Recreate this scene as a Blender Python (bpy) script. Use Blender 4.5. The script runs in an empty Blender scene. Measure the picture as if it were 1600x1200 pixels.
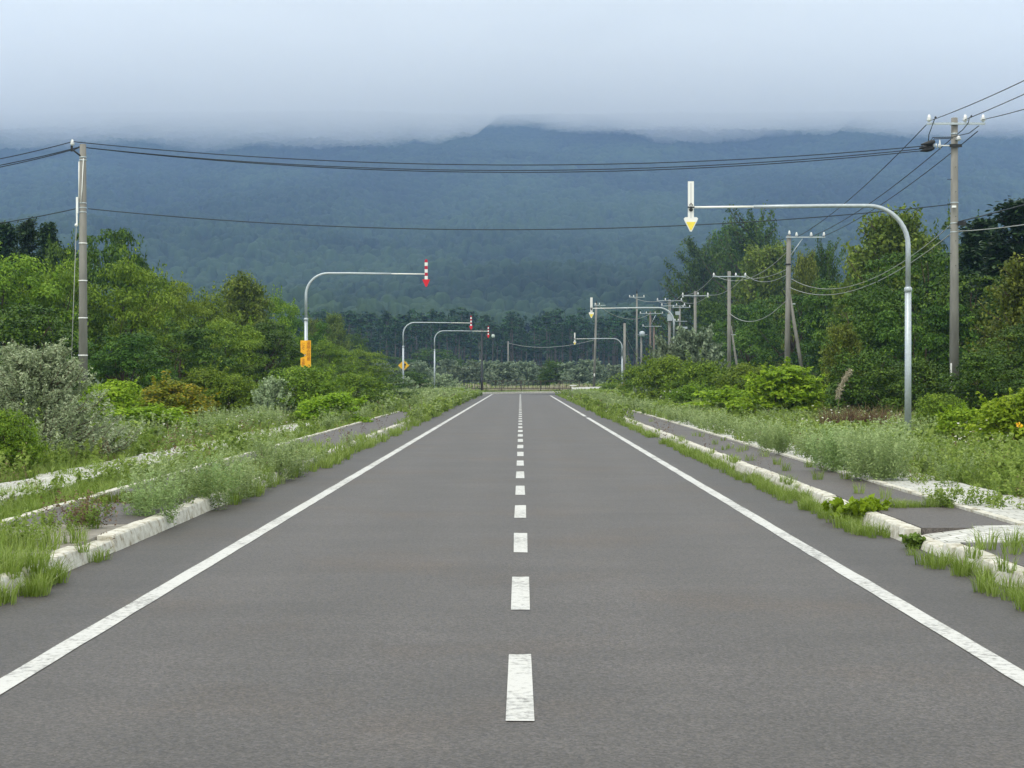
import bpy, math, random
import numpy as np
from mathutils import Vector, Matrix

S = bpy.context.scene
COL = S.collection
R = math.radians
F, CX, HZ, CAMZ = 2600.0, 813.0, 590.0, 1.7      # focal length in photo pixels, vanishing point, eye height

# ------------------------------------------------------------------ camera, sky, sun, exposure
cam_data = bpy.data.cameras.new('camera')
cam = bpy.data.objects.new('camera', cam_data); COL.objects.link(cam)
cam_data.sensor_width = 36.0
cam_data.lens = 36.0 * F / 1600.0
cam_data.clip_start = 0.1; cam_data.clip_end = 20000.0
cam.location = (0, 0, CAMZ)
cam.rotation_euler = (R(90) - math.atan(10 / F), 0, math.atan(13 / F))
S.camera = cam

SUN_EL, SUN_AZ = 62.0, -140.0        # azimuth measured from +Y, clockwise
world = bpy.data.worlds.new('World'); S.world = world
world.use_nodes = True
wn, wl = world.node_tree.nodes, world.node_tree.links
wn.clear()
wout = wn.new('ShaderNodeOutputWorld'); bg = wn.new('ShaderNodeBackground')
sky = wn.new('ShaderNodeTexSky'); sky.sky_type = 'NISHITA'; sky.sun_disc = False
sky.sun_elevation = R(SUN_EL); sky.sun_rotation = R(SUN_AZ)
sky.altitude = 50; sky.air_density = 1.0; sky.dust_density = 2.0
tc = wn.new('ShaderNodeTexCoord'); sep = wn.new('ShaderNodeSeparateXYZ')
wl.new(tc.outputs['Generated'], sep.inputs[0])
ramp = wn.new('ShaderNodeValToRGB')              # the overcast: dull blue low down, brighter towards the zenith
wl.new(sep.outputs['Z'], ramp.inputs[0])
cr = ramp.color_ramp
cr.elements[0].position = 0.0; cr.elements[0].color = (1.60, 1.76, 1.98, 1)
cr.elements[1].position = 1.0; cr.elements[1].color = (1.15, 1.16, 1.17, 1)
for p, c in ((0.135, (1.72, 1.88, 2.06, 1)), (0.185, (1.10, 1.18, 1.26, 1)), (0.225, (0.76, 0.80, 0.84, 1)), (0.27, (0.9, 0.94, 0.96, 1)), (0.34, (1.5, 1.56, 1.54, 1)), (0.5, (1.25, 1.27, 1.25, 1))):
    e = cr.elements.new(p); e.color = c
mp = wn.new('ShaderNodeMapping'); mp.inputs['Scale'].default_value = (3.2, 3.2, 11.0)
wl.new(tc.outputs['Generated'], mp.inputs[0])
nz = wn.new('ShaderNodeTexNoise'); nz.inputs['Scale'].default_value = 1.6; nz.inputs['Detail'].default_value = 7; nz.inputs['Roughness'].default_value = 0.55
nz.inputs['Distortion'].default_value = 0.4
wl.new(mp.outputs[0], nz.inputs['Vector'])
mr = wn.new('ShaderNodeMapRange'); mr.inputs['From Min'].default_value = 0.32; mr.inputs['From Max'].default_value = 0.70
mr.inputs['To Min'].default_value = 0.60; mr.inputs['To Max'].default_value = 1.42
wl.new(nz.outputs[0], mr.inputs[0])
mul = wn.new('ShaderNodeMix'); mul.data_type = 'RGBA'; mul.blend_type = 'MULTIPLY'; mul.inputs['Factor'].default_value = 1.0
wl.new(ramp.outputs[0], mul.inputs[6]); wl.new(mr.outputs[0], mul.inputs[7])
gain = wn.new('ShaderNodeVectorMath'); gain.operation = 'SCALE'; gain.inputs['Scale'].default_value = 8.4
tone = wn.new('ShaderNodeVectorMath'); tone.operation = 'MULTIPLY'; tone.inputs[1].default_value = (1.01, 1.0, 0.865)
wl.new(mul.outputs[2], tone.inputs[0]); wl.new(tone.outputs[0], gain.inputs[0])
smix = wn.new('ShaderNodeMix'); smix.data_type = 'RGBA'; smix.inputs['Factor'].default_value = 0.95
wl.new(sky.outputs[0], smix.inputs[6]); wl.new(gain.outputs[0], smix.inputs[7])
wl.new(smix.outputs[2], bg.inputs['Color']); bg.inputs['Strength'].default_value = 0.115
wl.new(bg.outputs[0], wout.inputs['Surface'])

sun_d = bpy.data.lights.new('sun', 'SUN'); sun_d.energy = 1.5; sun_d.angle = R(14); sun_d.color = (1.0, 0.96, 0.90)
sun = bpy.data.objects.new('sun', sun_d); COL.objects.link(sun)
az, el = R(SUN_AZ), R(SUN_EL)
sun.rotation_euler = Vector((-math.sin(az) * math.cos(el), -math.cos(az) * math.cos(el), -math.sin(el))).to_track_quat('-Z', 'Y').to_euler()
sun.location = (0, -30, 60)

S.view_settings.view_transform = 'Standard'; S.view_settings.look = 'None'
S.view_settings.exposure = 0.36; S.view_settings.gamma = 1.0
S.cycles.use_denoising = True
S.cycles.max_bounces = 8; S.cycles.diffuse_bounces = 4; S.cycles.transmission_bounces = 5
S.cycles.transparent_max_bounces = 8; S.cycles.volume_bounces = 6
S.cycles.sample_clamp_indirect = 6.0

# ------------------------------------------------------------------ helpers
def X(px, Y): return (px - CX) / F * Y
def Z(py, Y): return CAMZ - (py - HZ) / F * Y
def P(px, py, Y): return Vector((X(px, Y), Y, Z(py, Y)))

def tag(o, label=None, cat=None, group=None, kind=None):
    if label: o['label'] = label
    if cat: o['category'] = cat
    if group: o['group'] = group
    if kind: o['kind'] = kind
    return o

def empty(name, loc=(0, 0, 0), rz=0.0):
    o = bpy.data.objects.new(name, None); COL.objects.link(o)
    o.location = loc; o.rotation_euler = (0, 0, rz); o.empty_display_size = 0.2
    return o

def obj(name, me, parent=None, loc=None):
    o = bpy.data.objects.new(name, me); COL.objects.link(o)
    if parent is not None: o.parent = parent
    if loc is not None: o.location = loc
    return o

def copy_tree(o, parent=None):
    c = o.copy(); COL.objects.link(c); c.parent = parent
    for ch in o.children: copy_tree(ch, c)
    return c

def vnoise(x, y, seed=0):
    xi = np.floor(x).astype(np.int64); yi = np.floor(y).astype(np.int64)
    xf = x - xi; yf = y - yi
    u = xf * xf * (3 - 2 * xf); v = yf * yf * (3 - 2 * yf)
    def h(a, b):
        n = (a * 374761393 + b * 668265263 + seed * 1442695041) & 0xffffffff
        n = ((n ^ (n >> 13)) * 1274126177) & 0xffffffff
        return ((n ^ (n >> 16)) & 0xffff) / 65535.0
    return (h(xi, yi) * (1 - u) + h(xi + 1, yi) * u) * (1 - v) + (h(xi, yi + 1) * (1 - u) + h(xi + 1, yi + 1) * u) * v

def fbm(x, y, o=4, seed=0):
    s = 0.0; a = 0.5; t = 0.0
    for k in range(o):
        s = s + a * vnoise(x * 2 ** k, y * 2 ** k, seed + k); t += a; a *= 0.5
    return s / t

class MB:
    """collects boxes, tubes and lathes into one mesh"""
    def __init__(s): s.v = []; s.f = []; s.m = []; s.sm = []
    def add(s, vs, fs, m=0, smooth=False):
        b = len(s.v); s.v += [tuple(v) for v in vs]; s.f += [tuple(i + b for i in f) for f in fs]
        s.m += [m] * len(fs); s.sm += [smooth] * len(fs); return s
    def box(s, c, d, m=0, rot=None, bev=0.0):
        hx, hy, hz = d[0] / 2, d[1] / 2, d[2] / 2
        vs = [Vector((sx * hx, sy * hy, sz * hz)) for sz in (-1, 1) for sy in (-1, 1) for sx in (-1, 1)]
        if rot is not None: vs = [rot @ v for v in vs]
        vs = [v + Vector(c) for v in vs]
        return s.add(vs, [(0, 2, 3, 1), (4, 5, 7, 6), (0, 1, 5, 4), (2, 6, 7, 3), (0, 4, 6, 2), (1, 3, 7, 5)], m)
    def tube(s, pts, rad, n=8, m=0, cap=True, smooth=True):
        pts = [Vector(p) for p in pts]
        rad = [rad] * len(pts) if isinstance(rad, (int, float)) else rad
        vs = []; up = None
        for i, p in enumerate(pts):
            t = (pts[min(i + 1, len(pts) - 1)] - pts[max(i - 1, 0)]).normalized()
            if up is None:
                up = t.cross(Vector((0.13, 0.27, 0.95)) if abs(t.z) < 0.9 else Vector((1, 0.1, 0))).normalized()
            up = (up - t * up.dot(t)).normalized(); sd = t.cross(up)
            vs += [p + (up * math.cos(2 * math.pi * k / n) + sd * math.sin(2 * math.pi * k / n)) * rad[i] for k in range(n)]
        fs = [(i * n + k, i * n + (k + 1) % n, (i + 1) * n + (k + 1) % n, (i + 1) * n + k) for i in range(len(pts) - 1) for k in range(n)]
        s.add(vs, fs, m, smooth)
        if cap:
            b = len(s.v) - len(vs)
            s.f += [tuple(b + k for k in reversed(range(n))), tuple(b + (len(pts) - 1) * n + k for k in range(n))]
            s.m += [m, m]; s.sm += [False, False]
        return s
    def lathe(s, prof, c=(0, 0, 0), axis=(0, 0, 1), n=12, m=0):
        a = Vector(axis).normalized(); q = Vector((0, 0, 1)).rotation_difference(a)
        vs = []
        for r, h in prof:
            vs += [Vector(c) + q @ Vector((r * math.cos(2 * math.pi * k / n), r * math.sin(2 * math.pi * k / n), h)) for k in range(n)]
        fs = [(i * n + k, i * n + (k + 1) % n, (i + 1) * n + (k + 1) % n, (i + 1) * n + k) for i in range(len(prof) - 1) for k in range(n)]
        s.add(vs, fs, m, True)
        b = len(s.v) - len(vs)
        s.f += [tuple(b + k for k in reversed(range(n))), tuple(b + (len(prof) - 1) * n + k for k in range(n))]
        s.m += [m, m]; s.sm += [False, False]
        return s
    def mesh(s, name, mats):
        me = bpy.data.meshes.new(name); me.from_pydata(s.v, [], s.f)
        for m in (mats if isinstance(mats, (list, tuple)) else [mats]): me.materials.append(m)
        me.polygons.foreach_set('material_index', s.m); me.polygons.foreach_set('use_smooth', s.sm)
        me.update(); return me
    def build(s, name, mats, parent=None, loc=None): return obj(name, s.mesh(name, mats), parent, loc)

def quad_mesh(name, Q, tint, mat, shade=None):
    """Q (N,4,3) quads, tint (N,) -> one mesh"""
    n = len(Q); me = bpy.data.meshes.new(name)
    me.vertices.add(n * 4); me.vertices.foreach_set('co', np.ascontiguousarray(Q, dtype=np.float32).ravel())
    me.loops.add(n * 4); me.loops.foreach_set('vertex_index', np.arange(n * 4, dtype=np.int32))
    me.polygons.add(n); me.polygons.foreach_set('loop_start', np.arange(0, n * 4, 4, dtype=np.int32))
    try: me.polygons.foreach_set('loop_total', np.full(n, 4, dtype=np.int32))
    except Exception: pass
    a = me.attributes.new('tint', 'FLOAT', 'FACE'); a.data.foreach_set('value', np.ascontiguousarray(tint, dtype=np.float32))
    me.materials.append(mat); me.update(calc_edges=True)
    return me

def grid_mesh(name, xs, ys, zf, mat, smooth=True):
    """xs (ny,nx) ys (ny,nx)"""
    ny, nx = xs.shape; z = zf(xs, ys)
    co = np.stack([xs, ys, z], -1).reshape(-1, 3)
    i = np.arange(ny - 1)[:, None] * nx + np.arange(nx - 1)[None, :]
    f = np.stack([i, i + 1, i + nx + 1, i + nx], -1).reshape(-1, 4)
    me = bpy.data.meshes.new(name)
    me.vertices.add(len(co)); me.vertices.foreach_set('co', co.astype(np.float32).ravel())
    me.loops.add(f.size); me.loops.foreach_set('vertex_index', f.astype(np.int32).ravel())
    me.polygons.add(len(f)); me.polygons.foreach_set('loop_start', np.arange(0, f.size, 4, dtype=np.int32))
    try: me.polygons.foreach_set('loop_total', np.full(len(f), 4, dtype=np.int32))
    except Exception: pass
    me.polygons.foreach_set('use_smooth', np.full(len(f), smooth, dtype=bool))
    me.materials.append(mat); me.update(calc_edges=True)
    return me

# ------------------------------------------------------------------ materials
def new_mat(name):
    m = bpy.data.materials.new(name); m.use_nodes = True
    n, l = m.node_tree.nodes, m.node_tree.links
    return m, n, l, n['Principled BSDF']

def plain(name, c, rough=0.6, metal=0.0, var=0.12, scale=6.0, spec=0.4, bump=0.0, stretch=None):
    m, n, l, b = new_mat(name)
    t = n.new('ShaderNodeTexCoord'); g = n.new('ShaderNodeTexNoise'); g.inputs['Scale'].default_value = scale; g.inputs['Detail'].default_value = 5
    if stretch:
        q = n.new('ShaderNodeMapping'); q.inputs['Scale'].default_value = stretch
        l.new(t.outputs['Object'], q.inputs[0]); l.new(q.outputs[0], g.inputs['Vector'])
    else: l.new(t.outputs['Object'], g.inputs['Vector'])
    r = n.new('ShaderNodeValToRGB'); r.color_ramp.elements[0].position = 0.3; r.color_ramp.elements[1].position = 0.7
    r.color_ramp.elements[0].color = (*[x * (1 - var) for x in c], 1); r.color_ramp.elements[1].color = (*[min(1, x * (1 + var)) for x in c], 1)
    l.new(g.outputs[0], r.inputs[0]); l.new(r.outputs[0], b.inputs['Base Color'])
    b.inputs['Roughness'].default_value = rough; b.inputs['Metallic'].default_value = metal; b.inputs['Specular IOR Level'].default_value = spec
    if bump:
        bp = n.new('ShaderNodeBump'); bp.inputs['Strength'].default_value = bump; bp.inputs['Distance'].default_value = 0.01
        l.new(g.outputs[0], bp.inputs['Height']); l.new(bp.outputs[0], b.inputs['Normal'])
    return m

def leaf_mat(name, dark, mid, light, trans=0.35, rough=0.5, spec=0.18, objvar=0.12):
    m, n, l, b = new_mat(name)
    a = n.new('ShaderNodeAttribute'); a.attribute_name = 'tint'
    r = n.new('ShaderNodeValToRGB'); e = r.color_ramp.elements
    e[0].position = 0.0; e[0].color = (*dark, 1); e[1].position = 1.0; e[1].color = (*light, 1)
    k = e.new(0.5); k.color = (*mid, 1)
    l.new(a.outputs['Fac'], r.inputs[0])
    oi = n.new('ShaderNodeObjectInfo')
    hv = n.new('ShaderNodeHueSaturation'); hv.inputs['Saturation'].default_value = 1.0
    mr1 = n.new('ShaderNodeMapRange'); mr1.inputs['To Min'].default_value = 1 - objvar; mr1.inputs['To Max'].default_value = 1 + objvar
    l.new(oi.outputs['Random'], mr1.inputs[0]); l.new(mr1.outputs[0], hv.inputs['Value'])
    mr2 = n.new('ShaderNodeMapRange'); mr2.inputs['To Min'].default_value = 0.488; mr2.inputs['To Max'].default_value = 0.512
    l.new(oi.outputs['Random'], mr2.inputs[0]); l.new(mr2.outputs[0], hv.inputs['Hue'])
    l.new(r.outputs[0], hv.inputs['Color']); l.new(hv.outputs[0], b.inputs['Base Color'])
    b.inputs['Roughness'].default_value = rough; b.inputs['Specular IOR Level'].default_value = spec
    tr = n.new('ShaderNodeBsdfTranslucent'); l.new(hv.outputs[0], tr.inputs[0])
    mx = n.new('ShaderNodeMixShader'); mx.inputs[0].default_value = trans
    l.new(b.outputs[0], mx.inputs[1]); l.new(tr.outputs[0], mx.inputs[2])
    l.new(mx.outputs[0], n['Material Output'].inputs['Surface'])
    return m

# asphalt: fine aggregate, worn lanes, transverse wear marks, brown stains
def asphalt(name, base, side=None, stain=True):
    m, n, l, b = new_mat(name)
    t = n.new('ShaderNodeTexCoord')
    def noise(scale, det=4, sc=None, rgh=0.5):
        g = n.new('ShaderNodeTexNoise'); g.inputs['Scale'].default_value = scale; g.inputs['Detail'].default_value = det; g.inputs['Roughness'].default_value = rgh
        if sc:
            q = n.new('ShaderNodeMapping'); q.inputs['Scale'].default_value = sc
            l.new(t.outputs['Object'], q.inputs[0]); l.new(q.outputs[0], g.inputs['Vector'])
        else: l.new(t.outputs['Object'], g.inputs['Vector'])
        return g.outputs[0]
    def mrange(src, a0, a1, b0, b1):
        k = n.new('ShaderNodeMapRange'); k.inputs['From Min'].default_value = a0; k.inputs['From Max'].default_value = a1
        k.inputs['To Min'].default_value = b0; k.inputs['To Max'].default_value = b1
        l.new(src, k.inputs[0]); return k.outputs[0]
    def math2(op, x, y):
        k = n.new('ShaderNodeMath'); k.operation = op
        for i, q in enumerate((x, y)):
            if isinstance(q, (int, float)): k.inputs[i].default_value = q
            else: l.new(q, k.inputs[i])
        return k.outputs[0]
    vo = n.new('ShaderNodeTexVoronoi'); vo.inputs['Scale'].default_value = 75; l.new(t.outputs['Object'], vo.inputs['Vector'])
    sepc = n.new('ShaderNodeSeparateColor'); l.new(vo.outputs['Color'], sepc.inputs[0])
    f = mrange(sepc.outputs[0], 0, 1, 0.50, 1.55)
    f = math2('MULTIPLY', f, mrange(noise(190, 2), 0.3, 0.7, 0.82, 1.18))
    f = math2('MULTIPLY', f, mrange(noise(28, 3, None, 0.7), 0.3, 0.7, 0.80, 1.22))
    f = math2('MULTIPLY', f, mrange(noise(0.6, 6, None, 0.6), 0.3, 0.7, 0.88, 1.13))
    f = math2('MULTIPLY', f, mrange(noise(1.0, 4, (0.35, 1.6, 1)), 0.35, 0.68, 0.93, 1.07))
    f = math2('MULTIPLY', f, mrange(noise(1.0, 3, (0.25, 5.0, 1), 0.65), 0.3, 0.7, 0.95, 1.05))
    sp = n.new('ShaderNodeSeparateXYZ'); l.new(t.outputs['Object'], sp.inputs[0])
    if side:
        ax = math2('ABSOLUTE', sp.outputs['X'], 0)
        ed = math2('ADD', ax, mrange(noise(0.8, 3), 0, 1, -0.12, 0.12))
        f = math2('MULTIPLY', f, mrange(ed, 2.9, 3.15, 1.0, side))
        ye = n.new('ShaderNodeMath'); ye.operation = 'WRAP'; ye.inputs[1].default_value = 10.3; ye.inputs[2].default_value = 0.0
        yy = math2('ADD', sp.outputs['Y'], mrange(noise(0.9, 3), 0, 1, -0.12, 0.12))
        l.new(yy, ye.inputs[0])
        crk = n.new('ShaderNodeMath'); crk.operation = 'COMPARE'; l.new(ye.outputs[0], crk.inputs[0]); crk.inputs[1].default_value = 6.1; crk.inputs[2].default_value = 0.03
        crk2 = math2('MULTIPLY', crk.outputs[0], mrange(ed, 2.95, 3.0, 0.0, 1.0))
        f = math2('MULTIPLY', f, mrange(crk2, 0, 1, 1.0, 0.72))
    wv = math2('ABSOLUTE', math2('SUBTRACT', math2('ABSOLUTE', sp.outputs['X'], 0), 1.45), 0)      # polished wheel tracks
    f = math2('MULTIPLY', f, mrange(math2('ABSOLUTE', math2('SUBTRACT', wv, 0.72), 0), 0.0, 0.45, 1.06, 0.98))
    cm = n.new('ShaderNodeMix'); cm.data_type = 'RGBA'
    cm.inputs[6].default_value = (*base, 1); cm.inputs[7].default_value = (base[0] * 1.10, base[1] * 0.93, base[2] * 0.76, 1)
    l.new(mrange(noise(0.45, 5), 0.52, 0.75, 0.0, 0.9 if stain else 0.2), cm.inputs[0])
    vm = n.new('ShaderNodeVectorMath'); vm.operation = 'SCALE'; l.new(cm.outputs[2], vm.inputs[0]); l.new(f, vm.inputs['Scale'])
    l.new(vm.outputs[0], b.inputs['Base Color'])
    b.inputs['Roughness'].default_value = 0.62; b.inputs['Specular IOR Level'].default_value = 0.55
    bp = n.new('ShaderNodeBump'); bp.inputs['Strength'].default_value = 0.35; bp.inputs['Distance'].default_value = 0.004
    l.new(vo.outputs['Distance'], bp.inputs['Height']); l.new(bp.outputs[0], b.inputs['Normal'])
    return m

def paint_mat():
    m, n, l, b = new_mat('road_paint')
    t = n.new('ShaderNodeTexCoord')
    g = n.new('ShaderNodeTexNoise'); g.inputs['Scale'].default_value = 16; g.inputs['Detail'].default_value = 7; g.inputs['Roughness'].default_value = 0.72
    g2 = n.new('ShaderNodeTexNoise'); g2.inputs['Scale'].default_value = 0.9; g2.inputs['Detail'].default_value = 3
    l.new(t.outputs['Object'], g.inputs['Vector']); l.new(t.outputs['Object'], g2.inputs['Vector'])
    k2 = n.new('ShaderNodeMapRange'); k2.inputs['From Min'].default_value = 0.35; k2.inputs['From Max'].default_value = 0.7; k2.inputs['To Min'].default_value = -0.05; k2.inputs['To Max'].default_value = 0.10
    l.new(g2.outputs[0], k2.inputs[0])
    ad = n.new('ShaderNodeMath'); ad.operation = 'ADD'; l.new(g.outputs[0], ad.inputs[0]); l.new(k2.outputs[0], ad.inputs[1])
    r = n.new('ShaderNodeValToRGB'); e = r.color_ramp.elements
    e[0].position = 0.50; e[0].color = (0.52, 0.52, 0.515, 1); e[1].position = 0.68; e[1].color = (0.19, 0.19, 0.19, 1)
    k = e.new(0.575); k.color = (0.40, 0.40, 0.395, 1)
    l.new(ad.outputs[0], r.inputs[0]); l.new(r.outputs[0], b.inputs['Base Color'])
    b.inputs['Roughness'].default_value = 0.7
    return m

def kerb_mat():
    m, n, l, b = new_mat('kerb_concrete')
    t = n.new('ShaderNodeTexCoord')
    g = n.new('ShaderNodeTexNoise'); g.inputs['Scale'].default_value = 9; g.inputs['Detail'].default_value = 8; g.inputs['Roughness'].default_value = 0.7
    l.new(t.outputs['Object'], g.inputs['Vector'])
    r = n.new('ShaderNodeValToRGB'); e = r.color_ramp.elements
    e[0].position = 0.33; e[0].color = (0.24, 0.20, 0.13, 1); e[1].position = 0.62; e[1].color = (0.60, 0.59, 0.54, 1)
    k = e.new(0.46); k.color = (0.47, 0.45, 0.39, 1)
    l.new(g.outputs[0], r.inputs[0]); l.new(r.outputs[0], b.inputs['Base Color'])
    b.inputs['Roughness'].default_value = 0.85
    bp = n.new('ShaderNodeBump'); bp.inputs['Strength'].default_value = 0.5; bp.inputs['Distance'].default_value = 0.012
    l.new(g.outputs[0], bp.inputs['Height']); l.new(bp.outputs[0], b.inputs['Normal'])
    return m

def paver_mat():
    m, n, l, b = new_mat('white_pavers')
    t = n.new('ShaderNodeTexCoord')
    br = n.new('ShaderNodeTexBrick'); br.inputs['Scale'].default_value = 1.0
    br.inputs['Brick Width'].default_value = 0.30; br.inputs['Row Height'].default_value = 0.15; br.inputs['Mortar Size'].default_value = 0.007
    br.inputs['Color1'].default_value = (0.56, 0.56, 0.54, 1); br.inputs['Color2'].default_value = (0.45, 0.45, 0.43, 1); br.inputs['Mortar'].default_value = (0.12, 0.12, 0.08, 1)
    l.new(t.outputs['Object'], br.inputs['Vector'])
    g = n.new('ShaderNodeTexNoise'); g.inputs['Scale'].default_value = 5; g.inputs['Detail'].default_value = 7; g.inputs['Roughness'].default_value = 0.7
    l.new(t.outputs['Object'], g.inputs['Vector'])
    k = n.new('ShaderNodeMapRange'); k.inputs['From Min'].default_value = 0.35; k.inputs['From Max'].default_value = 0.65; k.inputs['To Min'].default_value = 0.72; k.inputs['To Max'].default_value = 1.1
    l.new(g.outputs[0], k.inputs[0])
    vm = n.new('ShaderNodeVectorMath'); vm.operation = 'SCALE'; l.new(br.outputs[0], vm.inputs[0]); l.new(k.outputs[0], vm.inputs['Scale'])
    l.new(vm.outputs[0], b.inputs['Base Color']); b.inputs['Roughness'].default_value = 0.85
    return m

def soil_mat(name, c0, c1, c2, scale=0.6):
    m, n, l, b = new_mat(name)
    t = n.new('ShaderNodeTexCoord'); g = n.new('ShaderNodeTexNoise'); g.inputs['Scale'].default_value = scale; g.inputs['Detail'].default_value = 10; g.inputs['Roughness'].default_value = 0.65
    l.new(t.outputs['Object'], g.inputs['Vector'])
    r = n.new('ShaderNodeValToRGB'); e = r.color_ramp.elements
    e[0].position = 0.3; e[0].color = (*c0, 1); e[1].position = 0.7; e[1].color = (*c2, 1); k = e.new(0.5); k.color = (*c1, 1)
    l.new(g.outputs[0], r.inputs[0]); l.new(r.outputs[0], b.inputs['Base Color']); b.inputs['Roughness'].default_value = 0.95
    b.inputs['Specular IOR Level'].default_value = 0.1
    return m

def pole_mat(name, c, var=0.26):
    return plain(name, c, 0.85, 0, var, 3.5, 0.25, 0.15, (1, 1, 0.25))

M_ROAD = asphalt('road_asphalt', (0.062, 0.055, 0.0535), side=0.76)
M_WALK = asphalt('walk_asphalt', (0.068, 0.058, 0.055), stain=False)
M_PAINT = paint_mat(); M_KERB = kerb_mat(); M_PAVER = paver_mat(); M_SLAB = plain('grey_slab', (0.23, 0.215, 0.19), 0.9, 0, 0.3, 7, 0.2, 0.3)
M_SOIL = soil_mat('verge_soil', (0.035, 0.055, 0.014), (0.065, 0.09, 0.025), (0.12, 0.125, 0.05), 1.4)
M_HILL = soil_mat('forest_floor', (0.008, 0.019, 0.008), (0.017, 0.036, 0.014), (0.030, 0.058, 0.021), 0.035)
M_CONC = pole_mat('pole_concrete', (0.205, 0.20, 0.187)); M_CONC2 = pole_mat('old_pole_wood', (0.16, 0.125, 0.105))
M_STEEL = plain('galvanised_steel', (0.42, 0.47, 0.52), 0.45, 0.35, 0.10, 14, 0.5)
M_WHITE = plain('white_enamel', (0.80, 0.80, 0.80), 0.4, 0, 0.03, 8)
M_PORC = plain('porcelain', (0.80, 0.81, 0.83), 0.2, 0, 0.03, 30, 0.6)
M_RED = plain('red_sheet', (0.40, 0.004, 0.035), 0.4, 0, 0.08, 8)
M_RED2 = plain('red_arrowhead', (0.60, 0.005, 0.02), 0.4, 0, 0.08, 8)
M_YEL = plain('yellow_sheet', (0.85, 0.68, 0.08), 0.4, 0, 0.05, 8)
M_ORANGE = plain('orange_board', (0.85, 0.42, 0.01), 0.45, 0, 0.10, 5)
M_INK = plain('red_brown_ink', (0.30, 0.05, 0.005), 0.6, 0, 0.15, 9)
M_BLACK = plain('black_rubber', (0.012, 0.013, 0.016), 0.5, 0, 0.2, 9)
M_WIRE = plain('wire_black', (0.012, 0.02, 0.028), 0.6, 0, 0.1, 3)
M_WIREL = plain('wire_grey', (0.30, 0.31, 0.30), 0.6, 0, 0.1, 3)
M_DARKMET = plain('dark_iron', (0.02, 0.023, 0.026), 0.5, 0.3, 0.1, 9)
M_RUST = plain('rusty_iron', (0.06, 0.045, 0.035), 0.8, 0, 0.25, 12)
M_CLEAR = plain('frosted_globe', (0.55, 0.62, 0.60), 0.25, 0, 0.05, 9)
M_BARK = plain('bark', (0.085, 0.065, 0.048), 0.9, 0, 0.3, 8, 0.2, 0.4, (1, 1, 0.3))
M_PBARK = plain('pine_bark', (0.13, 0.115, 0.105), 0.9, 0, 0.3, 5, 0.2, 0.3, (1, 1, 0.3))
M_TWIG = plain('twig', (0.13, 0.11, 0.07), 0.9, 0, 0.3, 8)

L_BROAD = leaf_mat('leaf_broad', (0.054, 0.107, 0.008), (0.135, 0.224, 0.017), (0.270, 0.372, 0.038), 0.35)
L_DARK = leaf_mat('leaf_dark', (0.017, 0.045, 0.006), (0.049, 0.106, 0.010), (0.132, 0.223, 0.024), 0.22)
L_OLIVE = leaf_mat('leaf_olive', (0.044, 0.073, 0.010), (0.124, 0.172, 0.022), (0.246, 0.289, 0.050), 0.3)
L_CONIF = leaf_mat('needle_dark', (0.009, 0.025, 0.009), (0.022, 0.053, 0.019), (0.051, 0.098, 0.032), 0.1)
L_PINE = leaf_mat('needle_pine', (0.010, 0.037, 0.013), (0.021, 0.069, 0.021), (0.052, 0.129, 0.036), 0.1)
L_BRIGHT = leaf_mat('leaf_bright', (0.114, 0.209, 0.010), (0.238, 0.381, 0.018), (0.398, 0.533, 0.045), 0.4)
L_YEL = leaf_mat('leaf_yellowing', (0.085, 0.14, 0.010), (0.20, 0.24, 0.016), (0.46, 0.33, 0.022), 0.35)
L_SILV = leaf_mat('leaf_silver', (0.119, 0.170, 0.075), (0.326, 0.405, 0.233), (0.598, 0.681, 0.475), 0.25)
L_MUG = leaf_mat('mugwort_leaf', (0.110, 0.176, 0.043), (0.243, 0.343, 0.119), (0.421, 0.528, 0.257), 0.35)
L_WEED = leaf_mat('weed_leaf', (0.079, 0.138, 0.018), (0.179, 0.270, 0.044), (0.315, 0.412, 0.097), 0.4)
L_GRASS = leaf_mat('grass_blade', (0.095, 0.151, 0.015), (0.197, 0.281, 0.039), (0.330, 0.397, 0.131), 0.45)
L_BROWN = leaf_mat('dry_leaf', (0.051, 0.030, 0.021), (0.136, 0.085, 0.051), (0.289, 0.212, 0.119), 0.3)
L_PLUME = leaf_mat('plume', (0.30, 0.27, 0.17), (0.46, 0.42, 0.30), (0.6, 0.56, 0.44), 0.3)
L_SILV2 = leaf_mat('leaf_grey_green', (0.090, 0.138, 0.075), (0.210, 0.275, 0.180), (0.405, 0.478, 0.330), 0.25)
L_FLOW = leaf_mat('petal_white', (0.50, 0.52, 0.40), (0.62, 0.62, 0.52), (0.75, 0.75, 0.68), 0.3)
L_FLOWY = leaf_mat('petal_orange', (0.75, 0.30, 0.01), (0.85, 0.45, 0.02), (0.9, 0.6, 0.05), 0.3)
L_CANOPY = leaf_mat('slope_canopy', (0.006, 0.013, 0.008), (0.017, 0.033, 0.019), (0.038, 0.066, 0.034), 0.0, 0.8, 0.05, 0.0)
L_HILL = leaf_mat('far_canopy', (0.015, 0.040, 0.015), (0.020, 0.049, 0.019), (0.028, 0.063, 0.023), 0.25)

# ------------------------------------------------------------------ ground, road, kerbs
KX = 3.95
def smooth(a, b, x):
    t = np.clip((x - a) / (b - a), 0, 1); return t * t * (3 - 2 * t)

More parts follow.
